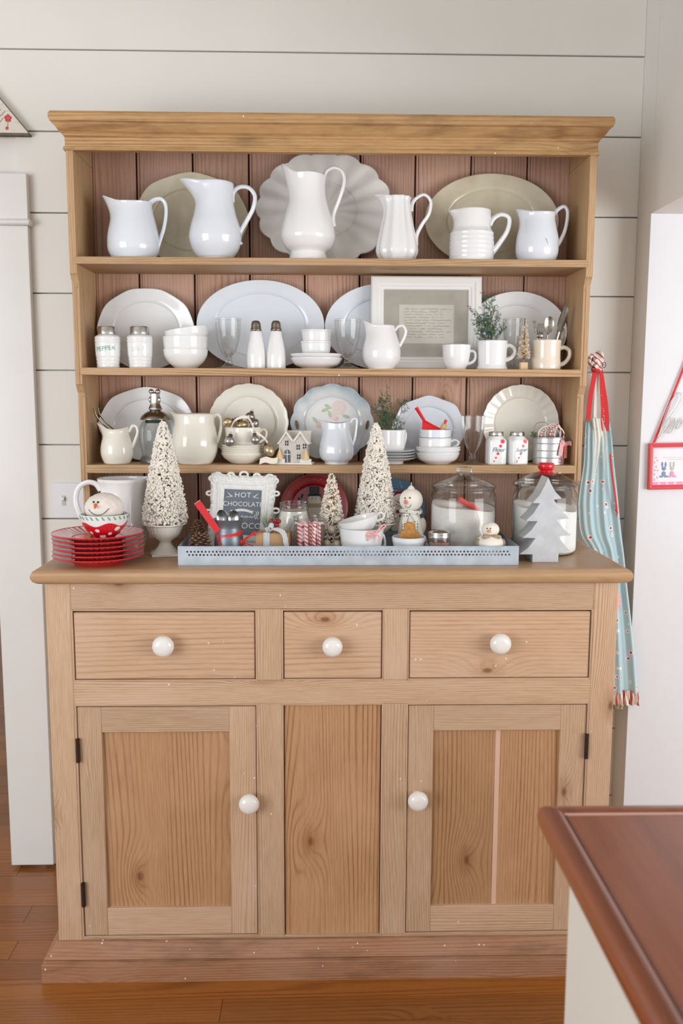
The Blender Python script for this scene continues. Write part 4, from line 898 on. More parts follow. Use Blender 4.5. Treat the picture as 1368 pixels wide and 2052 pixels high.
MB().tube([tp(1115+4*math.cos(TAU*i/14), 925+4*math.sin(TAU*i/14), .0012) for i in range(14)], .0008, 6, closed=True).build('round_stamp', redp, tin)
def coil(label, items, mat, nm, group=None, rad=.0016):
    o = thing(nm, label, 'string', a.o+Vector((0, 0, 50*k)), group=group); m = MB()
    for (cx_, cz, rx_, rz, tl, yo) in items:
        m.tube([(a.x(cx_)+rx_*k*math.cos(TAU*i/28), yo+.006*math.sin(TAU*i/28+tl), a.h(cz)-50*k+rz*k*math.sin(TAU*i/28)) for i in range(28)], rad, 7, closed=True)
    m.build('loops', mat, o); return o
coil('cream twine looped in the sifter tin', ((1096, 876, 22, 19, 0, -.010), (1106, 873, 17, 20, 1, .002), (1092, 880, 16, 14, 2, .010), (1112, 874, 6, 18, 3, -.014)), offwhite, 'twine_loops')
coil('red and white twine looped in the sifter tin', ((1100, 876, 20, 16, 1, -.004), (1115, 871, 9, 17, 2, .006), (1090, 880, 12, 12, 0, .014), (1110, 876, 14, 17, 3, -.018)), candy, 'candy_twine', rad=.002)
MB().box(-.0055, .0055, -.001, .001, -.008, .016).build('label_card', plain('blue_card', L(128, 172, 204), .7), tin, (25*k, .021, 55*k))
m = MB()
rnd = random.Random(2)
for i in range(60):
    c = Vector((a.x(1067)+rnd.uniform(-.006, .006), rnd.uniform(-.02, .0), 56*k+rnd.uniform(-.004, .008))); d = Vector((rnd.uniform(-1, 1), rnd.uniform(-1, 1), rnd.uniform(-.5, 1))).normalized()*.005
    m.add([c, c+d+Vector((.0014, 0, .001)), c+d*1.6, c+d-Vector((.0014, 0, .001))], [(0, 1, 2, 3)])
m.build('greenery', leafg, tin, kind='stuff', smooth=False)
MB().tube(spl([(a.x(1073), .026, 54*k), (a.x(1073), .028, 74*k), (a.x(1082), .028, 82*k), (a.x(1098), .028, 80*k), (a.x(1104), .028, 60*k)], 6), .0008, 6).build('wire_handle', plain('thin_wire', L(150, 150, 140), .4, .8), tin)
# ------------------------------------------------------------------ worktop, left group
ct = ZC+.0003
stripe_rim = radial('striped_plate_rim', L(240, 228, 224), L(200, 60, 72), 44, .62)
pc = Vector((aty(198, 1120, .052).x, .052, ct)); kp = kk(pc)
pr_rim = [(x_*kp, z_*kp) for x_, z_ in spl2([(50, 6.5), (52, 7.5), (60, 9), (75, 12.5), (88, 16)], 3)]
pl0 = None
for i in range(6):
    z_ = ct+2.6*kp+i*(8.85*kp)
    r = thing('red_dinner_plate', ['red-edged plate at the very bottom of the plate stack', 'red-edged plate second from the bottom of the stack', 'red-edged plate third from the bottom of the stack', 'red-edged plate fourth from the bottom of the stack', 'red-edged plate second from the top of the stack', 'red-edged plate on top of the stack under the snowman bowl'][i], 'plate', (pc.x+random.uniform(-.0015, .0015), pc.y, z_), None, 'stack of red dinner plates')
    MB().lathe(pr_rim+[(88.2*kp, 14.6*kp)]+[(x_, q-1.6*kp) for x_, q in pr_rim[::-1]], 72).build('rim', stripe_rim, r)
    MB().tube([(88.4*kp*math.cos(TAU*j/72), 88.4*kp*math.sin(TAU*j/72), 15.4*kp) for j in range(72)], 1.5*kp, 8, closed=True).build('edge', red, r, label='glossy red edge')
    MB().lathe([(.0003, .4*kp), (42*kp, .4*kp), (43*kp, -2.6*kp), (46*kp, -2.6*kp), (49*kp, .8*kp), (60*kp, 5.4*kp), (64*kp, 7.6*kp), (52*kp, 6.2*kp), (.0003, 5.4*kp)], 64).build('well', red, r)
ztop = ct+2.6*kp+5*8.85*kp+6.0*kp
# snowman in a polka-dot bowl
a = At(211, 1083, .052, ztop+.0004); k = a.k; bw = thing('snowman_bowl', 'red polka-dot bowl with green striped rim on the plate stack', 'bowl', a.o)
bp_ = spl2([(18, 0), (20, 1), (33, 11), (42, 25), (47, 40), (48, 46)], 4)
MB().lathe(wall_profile([(x_*k, z_*k) for x_, z_ in bp_], .003), 48).build('body', white, bw)
lo = [(x_*k+.0007, z_*k) for x_, z_ in bp_ if z_ < 30]
zm = lo[-1][1]
MB().lathe(lo, 64, lambda th, r, z: (r+.012*0+(z/zm)**3*.0018*math.sin(5*th+1)*1.0+(z/zm)**3*.0004, z+(z/zm)**2*.0048*math.sin(5*th+1))).build('red_glaze', red, bw)
def onb(th, z, d=.0012):
    for i in range(len(bp_)-1):
        if bp_[i][1]*k <= z <= bp_[i+1][1]*k:
            u = (z-bp_[i][1]*k)/max(1e-6, (bp_[i+1][1]-bp_[i][1])*k); r = (bp_[i][0]+(bp_[i+1][0]-bp_[i][0])*u)*k+d; break
    return Vector((r*math.cos(th), r*math.sin(th), z))
for j, (th, z, q) in enumerate(((-1.72, 17, 4.6), (-1.5, 4.5, 6), (-2.15, 12, 3.8), (-.72, 20, 6), (-1.05, 10, 4), (-2.62, 20, 5), (-.2, 12, 5), (.6, 16, 5), (1.6, 14, 5), (2.5, 16, 5))):
    c = onb(th, z*k, .0016); n_ = Vector((math.cos(th), math.sin(th), -.75)).normalized()
    MB().ball((0, 0, 0), q*k, 16, 8, (1, 1, .12)).xf(Matrix.Translation(c) @ n_.to_track_quat('Z', 'Y').to_matrix().to_4x4()).build('polka_dot', white, bw)
m = MB()
for j in range(26):
    th = TAU*j/26; p0 = onb(th, 45*k, .0008); p1 = onb(th+.09, 38.5*k, .0008); tg = Vector((-math.sin(th), math.cos(th), 0))*.0018; nn = Vector((math.cos(th), math.sin(th), 0))*.0006
    m.add([p0-tg, p0+tg, p1+tg, p1-tg, p0-tg+nn, p0+tg+nn, p1+tg+nn, p1-tg+nn], [(4, 5, 6, 7), (0, 1, 5, 4), (1, 2, 6, 5), (2, 3, 7, 6), (3, 0, 4, 7), (0, 3, 2, 1)])
m.build('green_stripes', plain('green_glaze', L(112, 168, 124), .3), bw)
hd = thing('snowman_figure', 'fluffy white snowman head ornament smiling in the polka-dot bowl', 'snowman', a.o+Vector((0, 0, 36*k)))
fluff = plain('fluffy_snow', L(238, 230, 222), .95, var=.08, vs=90, bump=.6)
rnd = random.Random(8); m = MB()
NR, NS = 26, 48
rows = []
for j in range(NR+1):
    ph = PI*j/NR; row = []
    for i in range(NS):
        th = TAU*i/NS; q = 1+rnd.uniform(-.022, .022)
        row.append((38*k*q*math.sin(ph)*math.cos(th), 36*k*q*math.sin(ph)*math.sin(th), 22*k-30*k*q*math.cos(ph)))
    rows.append(row)
MB().grid(rows, closed_u=True).build('head', fluff, hd)
def onh(x_, z_, d=0):
    X_, Z_ = x_*k, z_*k; y_ = -36*k*math.sqrt(max(.02, 1-(X_/(38*k))**2-((Z_-22*k)/(30*k))**2)); return Vector((X_, y_-d, Z_))
for x_ in (-13.5, -4.5): MB().ball(onh(x_, 37, .0005), 2.2*k, 10, 8).build('eye', black, hd)
nb = onh(-9, 32); MB().tube([nb, nb+Vector((.001, -.010, -.004)), nb+Vector((.002, -.017, -.0075))], [3.6*k, 2.6*k, .9*k], 10).build('nose', orange, hd, label='orange carrot nose')
MB().tube([onh(x_, z_, .0012) for x_, z_ in spl2([(-24, 22), (-17, 16), (-8, 12), (0, 12.5), (8, 16), (17, 25)], 4)], .0007, 6).build('mouth', black, hd)
MB().lathe([(.0003, 40*k), (42*k, 40*k), (43*k, 42*k), (.0003, 43*k)], 32).build('potpourri', stem_b, bw)
# big ribbed pitcher, handle to the left
pitcher('big white ribbed pitcher with a loop handle behind the plate stack', 250, 1098, .238, ct,
        [(38, 1098), (40, 1095), (46, 1080), (49, 1060), (48, 1040), (45, 1015), (44, 990), (46, 975), (49, 968), (50, 963)], (10, 3, .6),
        [(206, 985), (196, 972), (180, 969), (163, 979), (156, 1000), (159, 1022), (170, 1044), (205, 1066)], 6.2, white, flutes=(44, .01), side=1)
# urn + flocked tree
def urn(label, cx, by, Y, prof, sq, Z=None):
    a = At(cx, by, Y, Z or ct); k = a.k; r = thing('urn', label, 'urn', a.o, (0, 0, math.radians(12))); base_ = by-8
    MB().lathe([(.0003, (by-prof[0][1])*k)]+[(x_*k, a.h(y_)) for x_, y_ in spl2(prof, 4)]+[(.0003, a.h(prof[-1][1])-.003)], 64, lambda th, rr, z: (rr*(1+(.02*math.cos(28*th) if z < a.h(prof[-3][1]) else 0)), z)).build('bowl', cream, r)
    w_ = sq*k; m = MB().box(-w_, w_, -w_, w_, 0, 5*k); m.build('square_foot', cream, r, bevel=.001); return r, a
ur, ua = urn('cream ribbed urn holding the flocked tree beside the galvanised tray', 332, 1117, .165, [(30, 1113), (20, 1105), (13, 1096), (12, 1090), (18, 1085), (28, 1077), (34, 1064), (37, 1057), (43, 1055), (43.5, 1052.5)], 28)
bd = [(330, 870, 3), (322, 900, 3.5), (340, 921, 3.5), (311, 943, 4.5), (334, 969, 4.5), (349, 995, 4.5), (321, 1031, 5.5), (300, 1010, 3), (358, 1024, 3.5), (345, 950, 3)]
brush_tree('tall flocked bottle-brush tree in the cream urn', 331, 848, 1054, 43, .165, ct+ua.h(1054), n=5200, flock=.95, beads=bd, tip=.0025, seed=21, bead_mat=silverball)

# ------------------------------------------------------------------ galvanised tray
tx0, tx1 = atz(357, 1133, ct).x, atz(1038, 1132, ct).x; ty0, ty1 = .017, .262; th_ = .046
tr = thing('galvanised_tray', 'long galvanised tray with two rows of punched holes along its rim', 'tray', ((tx0+tx1)/2, (ty0+ty1)/2, ct))
W2, D2 = (tx1-tx0)/2, (ty1-ty0)/2
MB().box(-W2, W2, -D2, D2, 0, .0015).build('tray_floor', galv, tr)
def holed(x0, x1, z0, z1, za, zb, rad, pitch):
    """plate in xz with two staggered rows of round holes (square cells with octagon cut-outs)"""
    m = MB(); t = .0014
    def quad(a_, b_, c_, d_):
        m.add([a_, b_, c_, d_], [(0, 1, 2, 3)])
    for row, (zc, off) in enumerate(((za, 0), (zb, pitch/2))):
        hz = abs(za-zb)/2; xs = x0+.018+off
        lo_, hi_ = zc-hz, zc+hz
        for y_ in (-t/2, t/2): quad((x0, y_, lo_), (xs, y_, lo_), (xs, y_, hi_), (x0, y_, hi_))
        x_ = xs
        while x_+pitch < x1-.018:
            c = (x_+pitch/2, zc); N = 12
            for y_ in (-t/2, t/2):
                inn = [(c[0]+rad*math.cos(TAU*i/N+PI/N), y_, c[1]+rad*math.sin(TAU*i/N+PI/N)) for i in range(N)]
                def sqp(i):
                    an = TAU*i/N+PI/N; cx_, cz_ = math.cos(an), math.sin(an); s_ = min((pitch/2)/max(1e-6, abs(cx_)), hz/max(1e-6, abs(cz_))); return (c[0]+cx_*s_, y_, c[1]+cz_*s_)
                out = [sqp(i) for i in range(N)]
                m.add(inn+out, [(i, (i+1) % N, (i+1) % N+N, i+N) for i in range(N)])
                for q in ((x_, lo_), (x_+pitch, lo_), (x_+pitch, hi_), (x_, hi_)):
                    # fill the corner left between neighbouring spokes
                    best = sorted(range(N), key=lambda i: (out[i][0]-q[0])**2+(out[i][2]-q[1])**2)[:2]
                    m.add([out[best[0]], (q[0], y_, q[1]), out[best[1]]], [(0, 1, 2)])
            ins = [(c[0]+rad*math.cos(TAU*i/N+PI/N), c[1]+rad*math.sin(TAU*i/N+PI/N)) for i in range(N)]
            m.add([(p_[0], -t/2, p_[1]) for p_ in ins]+[(p_[0], t/2, p_[1]) for p_ in ins], [(i, (i+1) % N, (i+1) % N+N, i+N) for i in range(N)])
            x_ += pitch
        for y_ in (-t/2, t/2): quad((x_, y_, lo_), (x1, y_, lo_), (x1, y_, hi_), (x_, y_, hi_))
    hz = abs(za-zb)/2
    m.box(x0, x1, -t/2, t/2, za+hz, z1); m.box(x0, x1, -t/2, t/2, z0, zb-hz)
    return m
kz = kk((0, ty0, ct))
za_ = th_-10.2*kz; zb_ = th_-16.6*kz
holed(-W2, W2, 0, th_, za_, zb_, 2.0*kz, 7.28*kz).build('front_wall', galv, tr, (0, -D2, 0), smooth=False)
holed(-W2, W2, 0, th_, za_, zb_, 2.0*kz, 7.28*kz).build('back_wall', galv, tr, (0, D2, 0), smooth=False)
for s__ in (-1, 1): MB().box(-.0007, .0007, -D2, D2, 0, th_).build('side_wall', galv, tr, (s__*W2, 0, 0))
MB().tube([(-W2, -D2, th_), (W2, -D2, th_), (W2, D2, th_), (-W2, D2, th_)], .0014, 8, closed=True).build('rolled_rim', galv, tr)
tf = ct+.0018

# ------------------------------------------------------------------ things in the tray
pinecone('open brown pinecone in front in the tray by the tin pail', 399, 1075, 22.5, 27, .078, tf-.0012, 5, (0, .05, 0), 'pinecones in the tray')
pinecone('dark pinecone behind another at the end of the tray', 397, 1050, 16, 36, .152, tf-.0021, 6, (0, 0, .5), 'pinecones in the tray')
pinecone('tiny pinecone in front of the sugar jar', 928, 1088, 12, 11, .048, tf+.0018, 7, (0, .3, 0), 'pinecones in the tray')
# ornate white frame with chalkboard print
a = At(480, 1090, .185, tf+.0052); k = a.k; of = thing('ornate_frame', 'ornate white frame with hot chocolate chalkboard sign', 'picture frame', a.o, (math.radians(-22), math.radians(2.2), 0))
hgt = 150*k/math.cos(.3); wf = 132*k; OW = plain('distressed_white', L(236, 236, 234), .6, var=.08, vs=120, bump=.4)
def outl(t_):
    """point on rectangle perimeter, t in 0..4"""
    s_ = int(t_) % 4; u = t_-int(t_)
    return [(-wf/2+wf*u, 0), (wf/2, hgt*u), (wf/2-wf*u, hgt), (-wf/2, hgt-hgt*u)][s_]
rows = []; NP = 192
for i in range(NP):
    t_ = 4*i/NP; x_, z_ = outl(t_); u = t_ % 1; cx_, cz_ = x_, z_-hgt/2
    sc = 1+.030*abs(math.sin(u*PI*5))**.7-.05*math.sin(PI*u)**2
    iw, ih = wf/2-28*k, hgt/2-31*k; ix, iz = max(-iw, min(iw, cx_*iw/(wf/2))), max(-ih, min(ih, cz_*ih/(hgt/2)))
    ox, oz = cx_*sc, cz_*sc; row = []
    for f_, d in ((0, 0), (0, .008), (.06, .012+.003*math.sin(u*PI*20)), (.2, .015+.003*math.cos(u*PI*26)), (.38, .012+.002*math.sin(u*PI*30)), (.5, .009), (.56, .012), (.68, .012), (.74, .009), (.9, .008), (1, .005), (1, 0)):
        row.append((ox+(ix-ox)*f_, -d, hgt/2+oz+(iz-oz)*f_))
    rows.append(row)
MB().grid(rows, closed_v=True).build('frame', OW, of, sharp=35)
m = MB()
for (x_, z_, rr) in [(-.40, 1, 7), (-.2, 1.01, 6), (0, 1.02, 8), (.2, 1.01, 6), (.4, 1, 7), (.51, .78, 6), (.52, .55, 7), (.52, .33, 6), (-.51, .75, 6), (-.51, .5, 6), (.47, .95, 8), (-.47, .95, 8)]:
    m.tube([(x_*wf+rr*k*math.cos(TAU*j/16), -.009, z_*hgt-.004+rr*k*.7*math.sin(TAU*j/16)) for j in range(16)], 2.3*k, 7, closed=True)
m.build('scrollwork', OW, of)
iw, ih = wf/2-27*k, hgt/2-30*k
MB().box(-iw, iw, -.0045, -.002, hgt/2-ih, hgt/2+ih).build('chalkboard', charcoal, of)
chalk = plain('chalk', L(226, 228, 230), .9); yl = -.0052
def ch(txt, size, z_, x_=0, m_=chalk, **kw): lettering(txt, size*k, m_, of, (x_*k, yl, hgt/2+ih-z_*k), **kw)
ch('HOT', 15, 13, 0, space=1.1); ch('CHOCOLATE', 13.5, 32, 1, space=.98); ch('COCOA', 17, 77, 20)
for z9, x0_, x1_, am in ((58, -2, 26, 3.0), (97, -6, 30, 2.0)):
    MB().tube([((x0_+(x1_-x0_)*i/60)*k, yl, hgt/2+ih-(z9+am*math.sin(i*.83)*(.6+.4*math.sin(i*.31)))*k) for i in range(61)], .5*k, 5).build('chalk_scrawl', chalk, of)
m = MB().ribbon([((x_*k, yl, hgt/2+ih-z_*k), (0, 0, 2.6*k)) for x_, z_ in spl2([(-18, 49), (-10, 45), (0, 44), (10, 45), (20, 48)], 3)], 0, .0003)
for s__ in (-1, 1): m.prism([(s__*18*k, hgt/2+ih-50*k), (s__*24*k, hgt/2+ih-52*k), (s__*21*k, hgt/2+ih-48*k), (s__*24*k, hgt/2+ih-45*k), (s__*18*k, hgt/2+ih-45*k)], yl-.0004, yl)
m.build('chalk_banner', chalk, of)
m = MB()
for s__ in (-1, 1):
    for q in range(3): m.tube([(s__*(31-q*3)*k, yl, hgt/2+ih-(8+q*3)*k), (s__*(24-q*2)*k, yl, hgt/2+ih-(16)*k)], .6*k, 5)
    m.tube([(s__*33*k, yl, hgt/2+ih-18*k), (s__*22*k, yl, hgt/2+ih-17*k)], .6*k, 5)
for q in range(2): m.tube([(x_*k, yl, hgt/2+ih-z_*k) for x_, z_ in spl2([(29+q*4, 62), (26+q*4, 56), (30+q*4, 51), (28+q*4, 46)], 4)], .9*k, 6)
m.tube([(x_*k, yl, hgt/2+ih-z_*k) for x_, z_ in spl2([(-33, 48), (-28, 54), (-20, 58)], 4)], .6*k, 5)
m.build('chalk_flourish', chalk, of)
# pail with spoons and red raffia
pk = plain('zinc_pail', L(138, 146, 156), .4, .7, var=.25, vs=30)
r, a = lathe_thing('tin_pail', 'small dark zinc pail with a red raffia bow', 'pail', 459, 1100, .105, tf, [(29, 1100), (30, 1098), (29.5, 1085), (27, 1070), (25.5, 1061), (27, 1052), (31, 1043)], pk, t=.0015); k = a.k
raf = plain('red_raffia', L(222, 60, 56), .7, var=.15, vs=140)
def pp_(x_, y_, d=.001):
    xx = a.x(x_); R_ = 27*k; return Vector((xx, -math.sqrt(max(1e-6, R_*R_-min(xx*xx, R_*R_*.98)))-d, a.h(y_)))
m = MB()
for q in range(4): m.tube([(26.6*k*math.cos(TAU*j/32), 26.6*k*math.sin(TAU*j/32), a.h(1066+q*1.6+1.5*math.cos(TAU*j/32-.4)*-3)) for j in range(32)], 1.5*k, 6, closed=True)
m.build('raffia_band', raf, r)
def raff(pts): return spl([pp_(x_, y_, .004) if x_ < 486 else Vector((a.x(x_), -.020-(x_-486)*.0010, a.h(y_))) for x_, y_ in pts], 4)
m = MB()
for pts in ([(486, 1076), (500, 1082), (512, 1085), (524, 1090)], [(486, 1076), (498, 1070), (510, 1066), (516, 1062), (512, 1060), (504, 1068), (490, 1076)], [(486, 1076), (500, 1078), (516, 1080), (523, 1084)], [(486, 1078), (497, 1084), (508, 1089)]):
    m.tube(raff(pts), 1.5*k, 6, flat=.6)
m.ball((a.x(486), -.016, a.h(1077)), 6*k, 10, 8); m.build('raffia_bow', raf, r)
for pts in ([(440, 1068), (447, 1080), (452, 1089)], [(438, 1068), (443, 1082), (445, 1090)]): MB().tube(raff(pts), 1.6*k, 6, flat=.6).build('raffia_strand', raf, r)
sg = 'spoons standing in the zinc pail'
spoon('spoon', 'polished steel spoon in the zinc pail leaning toward the pinecones', 'spoon', 444, 1036, 10, 14, .110, -6, .083, tf, chrome, sg); spoon('spoon', 'polished steel spoon upright in the zinc pail against the chalkboard', 'spoon', 468, 1037, 10.5, 14, .098, 6, .083, tf, chrome, sg)
p = aty(416, 1036, .074); k = kk(p); cd = thing('folded_card', 'red and white folded card tucked into the raffia of the zinc pail', 'card', p, (0, math.radians(-34), math.radians(8)))
MB().box(-.0085, .0085, -.0006, .0006, -.045, .045).build('red_face', redf, cd); MB().box(-.0085, .0085, .001, .002, -.045, .046).build('white_face', paper, cd)
# gift box
a = At(548, 1098, .085, tf); k = a.k; kv = a.kz(50); gb = thing('gift_box', 'kraft paper gift box tied with navy striped ribbon', 'gift box', a.o, (0, 0, math.radians(-8)))
MB().box(-33*k, 33*k, -.022, .030, 0, 38*kv).build('box', kraft, gb, bevel=.001)
MB().box(-17*k, -4*k, -.0228, .0308, -.0002, 38.8*kv).build('ribbon_band', ticking, gb); 
MB().ribbon([(v, Vector((.2, .3, 1))*.006) for v in spl([(-10*k, -.020, 41*kv), (-4*k, -.021, 49*kv), (2*k, -.016, 46*kv), (-8*k, -.012, 41*kv)], 5)], 0).build('bow_loop', ticking, gb)
MB().ribbon([(v, Vector((.9, .2, .5))*.006) for v in spl([(-8*k, -.016, 42*kv), (8*k, -.022, 44*kv), (25*k, -.027, 38*kv), (31*k, -.030, 15*kv), (33*k, -.030, 2*kv)], 5)], 0).build('bow_tail', ticking, gb)
MB().ball((-9*k, -.014, 43*kv), 6.5*k, 12, 8, (1, .8, .8)).build('bow_knot', ticking, gb)
for x_, z_ in ((-3, 54), (5, 55), (13, 54), (9, 49)): MB().ball((x_*k, -.012, z_*kv), 4.6*k, 14, 10).build('holly_berry', plain('holly_red', L(150, 24, 44), .2), gb)
m = MB(); rnd = random.Random(3)
for i in range(90):
    b = Vector((rnd.uniform(-16, 2)*k, -.010+rnd.uniform(-.004, .006), 44*kv)); e = b+Vector((rnd.uniform(-14, 20)*k, rnd.uniform(-.012, .012), rnd.uniform(14, 34)*k)); m.tube([b, e], [.0005, .0002], 3)
m.build('pine_needles', plain('pine_needle', L(120, 148, 122), .7), gb, kind='stuff')
# mason jars
def jar(label, cx, by, Y, prof, top_y, name='jar', g=glassg, group=None):
    a = At(cx, by, Y, tf); k = a.k; r = thing(name, label, 'jar', a.o, group=group)
    pr = [(x_*k, a.h(y_)) for x_, y_ in spl2(prof, 4)]
    MB().lathe([(.0003, 0)]+pr, 40).build('glass_body', g, r); R_ = pr[-1][0]
    MB().tube([(R_*math.cos(TAU*i/36), R_*math.sin(TAU*i/36), pr[-1][1]) for i in range(36)], .0012, 7, closed=True).build('rim', g, r); return r, a
r, a = jar('open mason jar of white candle wax with striped label', 589, 1092, .180, [(29, 1092), (31, 1088), (31, 1060), (31, 1035), (28, 1024), (28, 1020), (29.5, 1018), (28, 1014), (28, 1006)], 1006); k = a.k
MB().lathe([(.0003, .002)]+[(x_*k, a.h(y_)) for x_, y_ in ((28.5, 1090), (30, 1086), (30, 1036), (27, 1026), (26.5, 1022))]+[(.0003, a.h(1022))], 36).build('wax', cream, r)
MB().box(-.0052, .0052, -.0006, .0006, -.014, .014).build('striped_label', ticking, r, (-8*k, -31.6*k, a.h(1045)), (0, math.radians(28), 0))
r, a = jar('ribbed glass jar filled with candy canes', 619, 1099, .088, [(30, 1099), (32, 1095), (32, 1080), (31.5, 1060), (31, 1052), (32, 1048), (31, 1042), (31, 1035)], 1035); k = a.k
for i in range(13):
    th, R_ = (TAU*i/9+.3, 20.5*k) if i < 9 else (TAU*(i-9)/4+.6, 8.2*k)
    tag(MB().tube([(0, 0, 0), (0, 0, .093)], .0050, 10).build('candy_stick', radial('candy_stripe_%d' % i, L(246, 236, 232), L(220, 76, 84), 2, .5, .3, 95+i), None, a.o+Vector((R_*math.cos(th), R_*math.sin(th), .0009)), (random.uniform(-.012, .012), random.uniform(-.012, .012), th)), 'red and white striped candy stick in the ribbed jar', 'candy', 'candy sticks in the jar')
# red snowman plate at the back
def redplate(root, rx, ry):
    y_ = -.0125
    def disc(x_, z_, a_, b_, m_, nm, yy=y_): MB().ball((x_, yy, ry+z_), 1, 20, 8, (a_, .0018, b_)).build(nm, m_, root)
    disc(0, -.012, .030, .040, offwhite, 'painted_body', -.0065); disc(0, .022, .019, .018, offwhite, 'painted_head', -.0075)
    MB().box(-.019, .019, -.013, -.009, ry+.033, ry+.037).box(-.014, .014, -.013, -.009, ry+.037, ry+.060).build('painted_hat', black, root, bevel=.001)
    MB().box(-.018, .018, -.0125, -.009, ry+.002, ry+.012).build('painted_scarf', plain('mustard_knit', L(196, 170, 120), .7), root)
    for x_ in (-.006, .004): MB().ball((x_, -.0098, ry+.026), .0014, 8, 6).build('painted_eye', black, root)
    MB().tube(spl([(-.024, -.008, ry-.006), (-.040, -.006, ry+.012), (-.036, -.006, ry+.030)], 4), .0007, 5).build('painted_twig', stem_b, root)
    for x_, z_ in ((-.044, .026), (-.034, .036), (-.036, .031)): MB().ball((x_, -.006, ry+z_), .003, 8, 6, (1, .3, 1)).build('painted_berry', black, root)
    m = MB(); rnd = random.Random(4)
    for i in range(70):
        th = rnd.random()*TAU; q = rnd.uniform(.25, .92); 
        m.ball((rx*q*math.cos(th), -.0085 if q < .66 else -.0118-.004*(q-.66), ry+ry*q*math.sin(th)), .0011, 6, 4, (1, .5, 1))
    m.build('painted_snowflakes', offwhite, root, kind='stuff')
oval_plate('round red plate painted with a snowman in a black hat', 562, 697, 950, .398, ct, crim, name='plate', cat='plate', build=redplate)
# pearl tree
bd = [(655, 962, 4), (652, 980, 5), (676, 984, 4), (661, 1003, 6), (668, 1015, 5.5), (650, 1034, 6), (676, 1038, 7.5), (646, 1048, 5), (664, 1057, 8.5), (680, 1052, 6), (655, 1080, 8), (674, 1081, 8.5), (689, 1062, 5), (641, 1064, 5), (664, 1092, 5), (690, 1085, 6), (660, 950, 2.5), (664, 970, 3)]
brush_tree('small bottle-brush tree hung with pearl beads in the middle of the tray', 664, 933, 1097, 33, .165, tf, n=2800, flock=.75, beads=bd, tip=.0016, seed=33, bead_mat=pearl)
# cups tied with twine
cp_ = [(33, 1097), (36, 1094), (41, 1082), (44, 1070), (45, 1064)]
cup_low = cup('white teacup at the bottom of the tilted pair tied with red twine', 724, 1097, .095, tf, cp_, [(757, 1074), (766, 1072), (771, 1080), (767, 1089), (755, 1091)], 3.0, white, name='teacup', cat='teacup')
a = At(722, 1060, .095, tf); r = thing('teacup', 'white teacup tilted inside the lower cup in the tray', 'teacup', Vector((a.o.x+.0042, a.o.y, topz(cup_low)-.0185)), (0, math.radians(-15), 0)); k = a.k
MB().lathe(wall_profile([(x_*k, (1097-y_)*k) for x_, y_ in spl2([(14, 1097), (18, 1095), (29, 1086), (37, 1075), (41, 1063)], 4)], .0025), 44).build('body', white, r)
MB().tube(spl([(36*k, 0, 29*k), (46*k, 0, 33*k), (52*k, 0, 28*k), (48*k, 0, 21*k), (36*k, 0, 19*k)], 5), 2.7*k, 10, flat=.8).build('handle', white, r)
a = At(752, 1068, .030, tf); o = thing('twine_bow', 'red and white twine bow on the teacup handle', 'bow', aty(752, 1070, .040)); k = a.k; m = MB()
for pts in ([(0, 0), (-14, 4), (-18, -4), (-8, -8), (0, 0)], [(0, 0), (12, 8), (20, 16), (14, 18), (4, 6), (0, 0)], [(0, 0), (-12, -8), (-16, -14)], [(0, 0), (8, -6), (6, -16)], [(0, 0), (-16, -2), (-14, 6), (0, 0)]):
    m.tube([(x_*k, random.uniform(-.002, .002), z_*k) for x_, z_ in spl2(pts, 4)], 1.7*k, 6)
m.ball((0, -.001, 0), 4*k, 10, 8); m.build('loops', twine, o)
# big flocked tree on its cream urn
ur, ua = urn('cream pedestal urn under the big flocked tree in the tray', 752, 1100, .212, [(24, 1096), (18, 1090), (12, 1082), (14, 1072), (26, 1062), (34, 1054), (38, 1049), (44, 1047), (44, 1044.5)], 22, tf)
bd = [(752, 875, 3), (742, 905, 4), (761, 912, 3.5), (746, 939, 4.5), (757, 970, 5), (735, 995, 5), (773, 998, 5), (748, 1018, 4), (778, 940, 3.5), (728, 960, 3), (785, 1030, 4), (768, 1040, 4)]
brush_tree('tallest flocked bottle-brush tree with silver beads on a pedestal urn', 752, 846, 1047, 40, .212, tf+ua.h(1047), n=5200, flock=.95, beads=bd, tip=.0025, seed=44, bead_mat=silverball)
